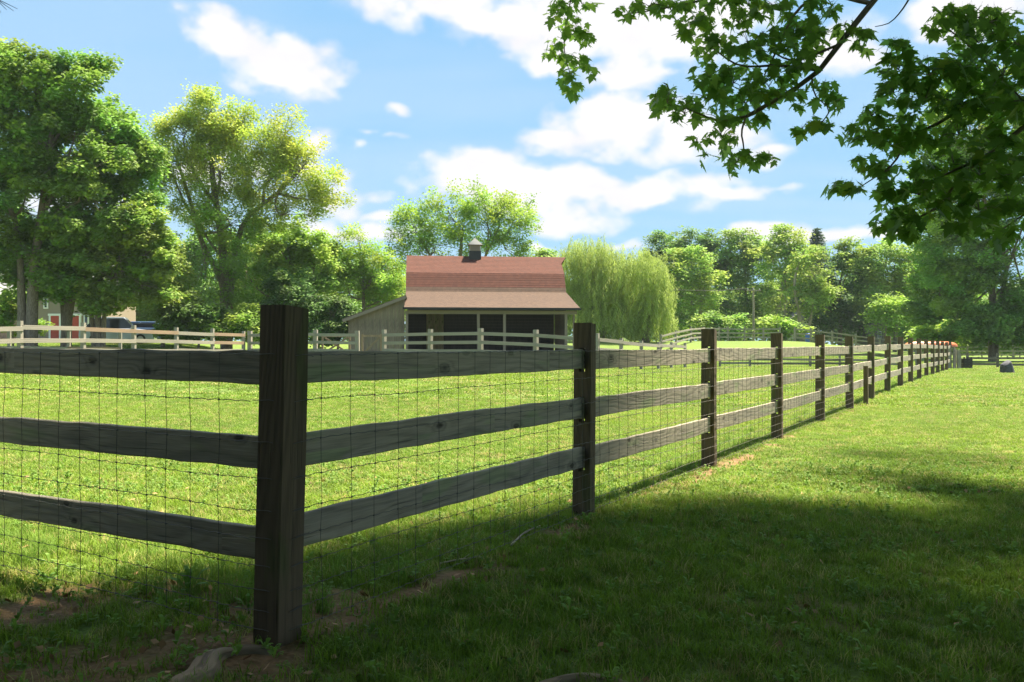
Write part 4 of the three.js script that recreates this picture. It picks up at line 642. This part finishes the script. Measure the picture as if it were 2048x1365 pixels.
function car(label, x, z, turn, paint, high) {
  const c = thing('parked_car', label, 'car', [x, ground(x, z) + .0, z], turn, 'cars parked by the house'), W = 1.75, ext = (pts, dep, bev, zz) => { const s = new THREE.Shape(); pts.forEach(([a, b], i) => i ? s.lineTo(a, b) : s.moveTo(a, b)); s.closePath(); const g = new THREE.ExtrudeGeometry(s, { depth: dep, bevelEnabled: true, bevelSize: bev, bevelThickness: bev, bevelSegments: 3, steps: 1 }); g.translate(0, 0, -dep / 2 + (zz ?? 0)); return g; };
  const h = high ? 1.72 : 1.42, glass = new THREE.MeshPhysicalMaterial({ name: 'car_glass', color: lin(.03, .035, .04), roughness: .05 }), rubber = plain('tyre_rubber', .02, .02, .02, .9), rim = plain('alloy_rim', .5, .5, .52, .35, { metalness: .8 });
  part('body', ext([[-2.1, .32], [2.15, .32], [2.2, .62], [2.1, .82], [1.1, .95], [-1.9, .98], [-2.2, .85], [-2.22, .5]], W - .16, .07), paint, c);
  part('roof', ext([[.45, h - .08], [.35, h], [-1.2, h], [-1.5, h - .1], [-1.3, h - .13]], W - .46, .05), paint, c);
  part('windows', ext([[1.05, .97], [.42, h - .09], [-1.4, h - .12], [high ? -2.0 : -1.8, 1.0]], W - .36, .04), glass, c);
  for (const sx of [-1.32, 1.38]) for (const sz of [-1, 1]) { const w = part('wheel', new THREE.CylinderGeometry(.33, .33, .2, 20).rotateX(Math.PI / 2), rubber, c, [sx, .33, sz * (W / 2 - .09)]); part('rim', new THREE.CylinderGeometry(.2, .21, .03, 12).rotateX(Math.PI / 2), rim, w, [0, 0, sz * .1]); }
  for (const sz of [-1, 1]) { part('headlight', new THREE.SphereGeometry(.12, 10, 8).scale(.5, .7, 1.4), plain('lamp_glass', .7, .72, .75, .1), c, [2.14, .7, sz * .6]); part('tail_light', box(.06, .25, .16), plain('red_lens', .4, .02, .02, .2), c, [-2.24, .75, sz * .68]); part('mirror', new THREE.SphereGeometry(.1, 8, 6).scale(.7, .6, 1), paint, c, [.85, 1.02, sz * (W / 2 + .07)]); }
}
const paintOf = (n, r, g, b) => new THREE.MeshPhysicalMaterial({ name: n, color: lin(r, g, b), roughness: .3, metalness: .4, clearcoat: 1, clearcoatRoughness: .08 });
car('tall silver-blue car parked nearest the red garage doors', PX(238, 55), -55, .3, paintOf('silver_paint', .35, .40, .46), true);
car('low blue car parked right of the tall silver-blue one', PX(305, 58), -58, .12, paintOf('blue_paint', .10, .17, .30), false);
{
  const d = 92, x = PX(1507, d), t = thing('utility_pole', 'thin wooden utility pole with one crossarm at the wood edge', 'utility pole', [x, ground(x, -d), -d]), H = PY(575, d) - ground(x, -d);
  part('pole', tube([V(0, -.5, 0), V(.03, H / 2, 0), V(0, H, 0)], .15, .1, 8, 8), M.barkPale, t); part('crossarm', box(1.6, .13, .12, 0, H - .35, .16), M.barkPale, t);
  for (const a of [-.65, 0, .65]) part('insulator', new THREE.CylinderGeometry(.05, .06, .16, 8), plain('porcelain', .6, .6, .58, .3), t, [a, H - .2, .16]);
  const cable = thing('overhead_cable', 'thin overhead cable running left from the utility pole', 'cable', [x, ground(x, -d), -d]); part('cable', tube([V(-.65, H - .12, .16), V(-4, H - .35, 0), V(-9, H - .2, -1)], .02, .02, 20, 4), plain('cable_black', .03, .03, .03, .6), cable);
}
function hut(name, label, px0, px1, pyTop, d, wallM, roofM, rise, open) {
  const x0 = PX(px0, d), x1 = PX(px1, d), g = ground((x0 + x1) / 2, -d), t = thing(name, label, name === 'shed' ? 'shed' : 'house', [x0, g, -d]), w = x1 - x0, h = PY(pyTop, d) - g;
  part('wall', box(w, h + .4, 3.2, w / 2, (h - .4) / 2, -1.6), wallM, t);
  const s = new THREE.Shape(); s.moveTo(-.25, h); s.lineTo(w / 2, h + rise); s.lineTo(w + .25, h); s.lineTo(w + .25, h - .1); s.lineTo(-.25, h - .1); s.closePath(); const r = new THREE.ExtrudeGeometry(s, { depth: 3.7, bevelEnabled: false }); r.translate(0, 0, -3.4); part('roof', boxUV(r), roofM, t);
  part('door', box(w * .3, h * .75, .06, w * .3, h * .375, .02), roofM, t); const f = part('window', box(w * .24, h * .3, .06, w * .72, h * .62, .02), plain('white_frame', .7, .7, .68, .6), t); part('pane', box(w * .18, h * .23, .04, w * .72, h * .62, .055), plain('dark_pane', .04, .05, .06, .1), f);
}
hut('shed', 'small weathered grey shed at the edge of the far wood', 1737, 1768, 652, 96, plain('grey_boards', .17, .155, .13, .95), plain('shed_roof', .2, .17, .12, .95), .35);
hut('small_house', 'pale grey house glimpsed between trunks right of the utility pole', 1582, 1640, 640, 108, plain('pale_siding', .6, .6, .58, .8), plain('house_roof', .2, .19, .19, .9), 1.4);
{
  const d = 84, x = PX(1617, d), t = thing('barrel', 'small bright blue barrel at the far wood edge', 'barrel', [x, ground(x, -d), -d]), m = plain('blue_plastic', .03, .10, .42, .4);
  part('drum', new THREE.LatheGeometry([[0, 0], [.26, 0], [.29, .05], [.3, .3], [.315, .32], [.3, .34], [.3, .56], [.315, .58], [.3, .6], [.29, .85], [.25, .9], [0, .9]].map(([a, b]) => new THREE.Vector2(a, b)), 18), m, t); part('lid', new THREE.CylinderGeometry(.2, .2, .04, 16).translate(0, .91, 0), m, t);
}
// the end of the long fence: upright slabs, a dark bin, the kayak laid along the top, a boulder on the lawn
const END = [24.2, -45.6];
{
  const R = rng(501);
  const shades = ['tallest weathered slab under the kayak end', 'second weathered upright slab from the long fence end', 'pale middle upright slab at the long fence end', 'narrow split slab third from the dark bin', 'leaning slab second from the dark bin', 'short slab right against the dark bin'];
  for (let k = 0; k < 6; k++) { const x = PX(1899 + k * 4.6, 45.2), z = -45.2 - (k % 2) * .12, H = [1.16, 1.14, 1.18, 1.1, .98, .78][k]; const t = thing('upright_slab', shades[k], 'wood slab', [x, ground(x, z), z], R(), 'weathered slabs standing at the fence end'); part('slab', boxUV(chamferPrism(H + .2, .13 + R() * .05, .1, .02, 6, (s, p) => { p.y += (fbm(s * 4 + k * 9, 2, 3) - .5) * .04; }).rotateZ(Math.PI / 2).translate(0, -.2, 0), 1, k), M.farRail[1], t, null, [0, 0, (R() - .5) * .05]); part('bark_edge', tube([V(.07, 0, -.03), V(.08, H * .5, -.02), V(.06, H * .9, -.03)], .03, .02, 8, 6, .2, k), M.bark, t); }
  const bx = PX(1932, 45.6), bin = thing('compost_bin', 'dark slatted compost bin at the end of the long fence', 'bin', [bx, ground(bx, -45.6), -45.6]), bm = plain('dark_plank', .035, .033, .03, .9);
  for (let k = 0; k < 4; k++) { part('slat', box(.44, .125, .03, .0, .07 + k * .14, .24), bm, bin); part('slat', box(.03, .125, .46, .235, .07 + k * .14, 0), bm, bin); part('slat', box(.03, .125, .46, -.235, .07 + k * .14, 0), bm, bin); part('slat', box(.44, .125, .03, 0, .07 + k * .14, -.24), bm, bin); }
  for (const a of [-1, 1]) for (const b of [-1, 1]) part('corner_stake', box(.06, .68, .06, a * .19, .3, b * .19), bm, bin);
  // kayak, keel up, 3 m long
  const kx = PX(1813, 45.6), L = PX(1926, 45.6) - kx, ky = PY(694, 45.6), kay = thing('kayak', 'orange kayak lying keel up along the far end of the long fence', 'kayak', [kx + L / 2, ky, -46.0], .05), hull = plain('orange_hull', .62, .17, .06, .35);
  const pos = [], idx = [], nu = 36, nv = 18; for (let i = 0; i <= nu; i++) for (let j = 0; j <= nv; j++) { const s = i / nu * 2 - 1, w = .34 * Math.pow(Math.max(0, 1 - Math.pow(Math.abs(s), 2.6)), .6), hgt = .30 * Math.pow(Math.max(0, 1 - Math.pow(Math.abs(s), 5)), .5), a = Math.PI * j / nv, cx = Math.cos(a), sy = Math.sin(a); pos.push(s * L / 2, Math.pow(sy, .75) * hgt, cx * w); if (i < nu && j < nv) { const q = i * (nv + 1) + j; idx.push(q, q + 1, q + nv + 1, q + 1, q + nv + 2, q + nv + 1); } }
  const kg = new THREE.BufferGeometry(); kg.setAttribute('position', new THREE.Float32BufferAttribute(pos, 3)); kg.setIndex(idx); kg.computeVertexNormals(); part('hull', kg, hull, kay);
  part('deck', new THREE.SphereGeometry(1, 24, 8, 0, 6.283, Math.PI / 2, Math.PI / 2).scale(L / 2 * .97, .07, .33), plain('dark_deck', .05, .03, .025, .5), kay);
  for (const [px, w, m] of [[1876, .12, plain('red_band', .42, .02, .02, .4)], [1848, .06, plain('pale_band', .75, .6, .5, .4)]]) { const s = (PX(px, 45.6) - kx - L / 2) / (L / 2), ww = .34 * Math.pow(1 - Math.pow(Math.abs(s), 2.6), .6) + .006, hh = .30 * Math.pow(1 - Math.pow(Math.abs(s), 5), .5) + .006; const g = new THREE.CylinderGeometry(1, 1, w, 20, 1, true, 0, Math.PI).rotateZ(Math.PI / 2); g.rotateX(0); const p = g.attributes.position; for (let i = 0; i < p.count; i++) { const y = p.getY(i), z = p.getZ(i), a = Math.atan2(z, y); p.setY(i, Math.pow(Math.abs(Math.sin(a)), .75) * hh); p.setZ(i, Math.cos(a) * ww); } g.computeVertexNormals(); part('band', g, m, kay, [s * L / 2, 0, 0]); }
  for (const s of [-.6, .3]) { const x = kx + L / 2 + s * L / 2, z = -46.05, r = thing('sawhorse', s < 0 ? 'plank trestle under the thin end of the kayak' : 'plank trestle under the thick half of the kayak', 'trestle', [x, ground(x, z), z], 0), H = ky - ground(x, z); part('top', box(.1, .09, .8, 0, H - .05, 0), M.farRail[1], r); for (const b of [-1, 1]) part('leg', box(.09, H, .09), M.farRail[1], r, [0, H / 2 - .07, b * .3], [b * -.12, 0, 0]); }
  // boulder
  const qd = 38, qx = PX(2015, qd), g = new THREE.IcosahedronGeometry(1, 5), p = g.attributes.position, v = V(); for (let i = 0; i < p.count; i++) { v.fromBufferAttribute(p, i); let k = 1 + .16 * (fbm(v.x * 1.6 + 5, v.y * 1.6 + v.z * 2.1, 3) - .5) * 2 + .05 * (fbm(v.x * 6 + 9, v.z * 6 + v.y * 7, 3) - .5); v.multiplyScalar(k); const top = .62 + .28 * v.x; if (v.y > top) v.y = top + (v.y - top) * .25; if (v.x < -.72) v.x = -.72 + (v.x + .72) * .3; p.setXYZ(i, v.x * .32 + (v.y < 0 ? 0 : -v.y * .09), v.y * .70 + .05, v.z * .26); } g.computeVertexNormals();
  const rt = rgbTex(256, 256, (u, w, c) => { const n = .7 + .8 * (fbm(u * 20, w * 20, 4) - .5) + .5 * (fbm(u * 70, w * 70, 2) - .5); c[0] = .075 * n; c[1] = .082 * n; c[2] = .095 * n; });
  const bo = thing('boulder', 'dark grey upright boulder standing alone on the right lawn', 'boulder', [qx, ground(qx, -qd), -qd], .3); part('stone', g, new THREE.MeshStandardMaterial({ name: 'slate_stone', map: rt, bumpMap: rt, bumpScale: .02, roughness: .85 }), bo);
}
// on the ground near the corner: roots, sticks
M.rootWood = new THREE.MeshStandardMaterial({ name: 'root_bark', map: barkTex, bumpMap: barkTex, bumpScale: .03, color: lin(.62, .5, .4), roughness: 1 });
function rootThing(label, pts, r0, r1, seed) { const [x, z] = pts[0], y = ground(x, z), t = thing('tree_root', label, 'root', [x, y, z]); part('wood', tube(pts.map(([a, b, h]) => V(a - x, ground(a, b) + h - y, b - z)), r0, r1, 30, 14, .34, seed), M.rootWood, t); return t; }
const GP = (px, py) => { const d = F * EYE / (py - HOR); return [PX(px, d), -d]; };
{
  const a = GP(372, 1365), b = GP(420, 1318), c = GP(480, 1302), e = GP(560, 1310); rootThing('pale exposed root humped out of the soil below the corner post', [[a[0] - .06, a[1] + .15, -.07], [a[0] - .01, a[1] + .03, -.02], [a[0] + .04, a[1] - .05, -.012], [b[0] + .02, b[1], -.008], [c[0] - .03, c[1] + .02, -.026], [c[0] + .08, c[1] - .01, -.022], [e[0], e[1], -.07]], .066, .034, 4);
  const f = GP(1060, 1385), g = GP(1160, 1362), h = GP(1260, 1372); rootThing('pale root just showing at the bottom edge of the lawn', [[f[0] - .1, f[1] + .05, -.06], [f[0], f[1], -.01], [g[0], g[1], .0], [h[0], h[1], -.03], [h[0] + .12, h[1], -.08]], .04, .03, 6);
}
function stick(label, pix, r, h = .02) { const q = pix.map(([px, py]) => GP(px, py)), [x, z] = q[0], y = ground(x, z), t = thing('stick', label, 'stick', [x, y, z], 0, 'fallen sticks along the fence foot'); part('twig', tube(q.map(([a, b], i) => V(a - x, ground(a, b) - y + h + (i % 2) * .008, b - z)), r, r * .5, 14, 6, .1, 2), M.barkPale, t); part('side_twig', tube([V(q[1][0] - x, h, q[1][1] - z), V(q[1][0] - x + .06, h + .03, q[1][1] - z - .05)], r * .5, r * .25, 5, 4), M.barkPale, t); }
stick('forked pale stick at the fence foot near the second post', [[1022, 1100], [1050, 1076], [1080, 1060]], .007, .03);
stick('thin straight stick lying under the wire between first and second posts', [[880, 1134], [920, 1128], [962, 1120]], .006, .02);

// ------------------------------------------------------------------ grass, weeds and litter
function bladeClump(n, rad, h0, h1, w, seed, bend = .5) {
  const R = rng(seed), pos = [];
  for (let i = 0; i < n; i++) {
    const a = R() * 6.283, q = Math.sqrt(R()) * rad, x = Math.cos(a) * q, z = Math.sin(a) * q, h = h0 + (h1 - h0) * R(), b = R() * 6.283, bx = Math.cos(b), bz = Math.sin(b), lean = h * bend * (.2 + R()), ww = w * (.7 + .6 * R()), sx = -bz, sz = bx;
    const P = (t, s) => [x + bx * lean * t * t + sx * ww * s * (1 - t * .85), h * t * (1 - .12 * t), z + bz * lean * t * t + sz * ww * s * (1 - t * .85)];
    const A = P(0, -1), B = P(0, 1), C = P(.55, -1), D = P(.55, 1), T = P(1, 0); for (const p of [A, B, D, A, D, C, C, D, T]) pos.push(...p);
  }
  const g = new THREE.BufferGeometry(); g.setAttribute('position', new THREE.Float32BufferAttribute(pos, 3)); g.computeVertexNormals(); return g;
}
function stuff(name, geo, mat, items, label, cat) { const m = instanced(name, geo, mat, items, scene); m.userData = { kind: 'stuff', label, category: cat }; return m; }
{
  const R = rng(700), gm = leafMat('grass_blade', .5), near = [[], []], mid = [], farG = [];
  const put = (list, x, z, s, c) => list.push([mat4(x, ground(x, z) - .004, z, (R() - .5) * .25, R() * 6.283, (R() - .5) * .25, s), c]);
  const tone = (x, z, k) => { const t = lawnTone(x, z), v = (.62 + .8 * R()) * k, dry = R() < .15 ? 1 : 0; return dry ? lin(.40 * v, .37 * v, .13 * v) : lin(.215 * t[0] * v, .315 * t[1] * v, .030 * t[2] * v); };
  const fill = (d0, d1, per, fn) => { const A = (.66 * (d1 * d1 - d0 * d0)) + 3 * (d1 - d0), n = Math.round(A * per); for (let i = 0; i < n; i++) { const d = Math.sqrt(d0 * d0 + R() * (d1 * d1 - d0 * d0)), x = (R() * 2 - 1) * (d * .66 + 1.5); fn(x, -d); } };
  const patch = (x, z) => fbm(x * 3.1 + 60, z * 3.1, 3);
  fill(1.2, 7, 640, (x, z) => { const s = soil(x, z); if (R() < s * .93) return; const k = .55 + .9 * patch(x, z); put(near[R() < .5 ? 0 : 1], x, z, k * (.7 + .6 * R()), tone(x, z, 1.12)); });
  fill(7, 17, 300, (x, z) => { if (R() < soil(x, z) * .8) return; put(mid, x, z, .75 + .5 * R(), tone(x, z, 1)); });
  fill(17, 60, 42, (x, z) => put(farG, x, z, .8 + .5 * R(), tone(x, z, 1)));
  stuff('grass', bladeClump(15, .055, .025, .065, .0024, 1, 1.0), gm, near[0], 'short lawn grass of the shaded foreground', 'grass');
  stuff('grass', bladeClump(12, .05, .02, .06, .0032, 2, 1.2), gm, near[1], 'flat creeping lawn grass of the shaded foreground', 'grass');
  stuff('grass', bladeClump(20, .085, .02, .045, .0044, 3, 1.5), gm, mid, 'sunny mown grass of the lawn and near field', 'grass');
  stuff('grass', bladeClump(34, .24, .025, .045, .010, 4, 1.6), gm, farG, 'mown grass of the farther field', 'grass');
  // longer tufts along the fence feet
  const tuft = bladeClump(26, .06, .10, .26, .0034, 5, .8), tufts = [];
  for (let k = 0; k < 560; k++) { const side = R() < .45, s = side ? -R() * 4.5 : R() * 26, off = side ? -.05 - R() * .55 : -.05 - R() * .5, p = side ? V(C0.x, 0, C0.z).addScaledVector(FOUT, s).addScaledVector(FDIR, -off * 1) : V(C0.x, 0, C0.z).addScaledVector(FDIR, s).addScaledVector(FOUT, off); if (fbm(p.x * 1.7, p.z * 1.7, 2) < .44) continue; const v = .8 + .4 * R(); tufts.push([mat4(p.x, ground(p.x, p.z) - .005, p.z, (R() - .5) * .3, R() * 6.283, (R() - .5) * .3, (.3 + .5 * R())), lin(.18 * v, .31 * v, .045 * v)]); }
  stuff('tall_grass', tuft, gm, tufts, 'longer uncut grass tufts at the foot of the fence', 'grass');
  // broad-leaved weeds: round leaves in low rosettes
  const weed = (n, len, wid, seed, rise) => { const Q2 = rng(seed), pos = []; for (let i = 0; i < n; i++) { const a = Q2() * 6.283, l = len * (.6 + .6 * Q2()), w = wid * (.7 + .5 * Q2()), up = rise * (.4 + Q2()), P = (t, s) => [Math.cos(a) * l * t - Math.sin(a) * w * s, up * Math.sin(t * 2.2) * l + .006, Math.sin(a) * l * t + Math.cos(a) * w * s]; const b = P(.1, 0), l1 = P(.5, -1), r1 = P(.5, 1), l2 = P(.82, -.75), r2 = P(.82, .75), tp = P(1, 0); for (const p of [b, r1, l1, l1, r1, l2, r1, r2, l2, l2, r2, tp]) pos.push(...p); } const g = new THREE.BufferGeometry(); g.setAttribute('position', new THREE.Float32BufferAttribute(pos, 3)); g.computeVertexNormals(); return g; };
  const w1 = [], w2 = [];
  fill(1.3, 9, 75, (x, z) => { if (fbm(x * 1.5 + 7, z * 1.5, 3) < .46 && R() < .7) return; const v = .75 + .5 * R(); (R() < .6 ? w1 : w2).push([mat4(x, ground(x, z) + .012 * R(), z, (R() - .5) * .3, R() * 6.283, (R() - .5) * .3, .35 + .5 * R()), lin(.19 * v, .33 * v, .05 * v)]); });
  stuff('clover', weed(9, .045, .013, 21, .8), gm, w1, 'small clover and weed leaves scattered through the near lawn', 'weeds');
  stuff('plantain_weeds', weed(6, .062, .013, 22, 1.1), gm, w2, 'broad-leaved plantain rosettes in the near lawn', 'weeds');
  const dock = weed(9, .26, .03, 23, .75);
  [[378, 1190, 'tall dock weed standing left of the corner post base', .5], [497, 1225, 'small upright dock weed touching the corner post base', .3], [95, 1170, 'dock weed under the wire at the left edge', .34], [812, 1165, 'dock weed at the fence foot right of the corner post', .32]].forEach(([px, py, label, s], i) => { const [x, z] = GP(px, py), t = thing('dock_weed', label, 'weed', [x, ground(x, z), z], i * 1.3, 'dock weeds at the fence foot'), m = leafMat('dock_leaf', .35); m.color = lin(.12, .25, .035); part('leaves', dock, m, t, null, null, [s, s * 1.25, s]); part('stem', tube([V(0, -.03, 0), V(.004, .06 * s, 0), V(0, .14 * s, .004)], .005, .003, 5, 5), m, t); });
  const litter = [], lg = leafClump(1, .001, .034, 91, .3); fill(1.3, 8, 34, (x, z) => { const s = soil(x, z); if (R() > .12 + s * 1.6) return; const v = .7 + .6 * R(); litter.push([mat4(x, ground(x, z) + .022 + .02 * R(), z, (R() - .5) * 1.2, R() * 6.283, (R() - .5) * 1.2, .6 + .7 * R()), lin(.34 * v, .20 * v, .10 * v)]); });
  const tanL = plain('dry_leaf', 1, 1, 1, .9, { side: THREE.DoubleSide }); stuff('leaf_litter', lg, tanL, litter, 'dry brown leaves and bits lying on the bare soil', 'leaf litter');
}
renderer.render(scene, camera);
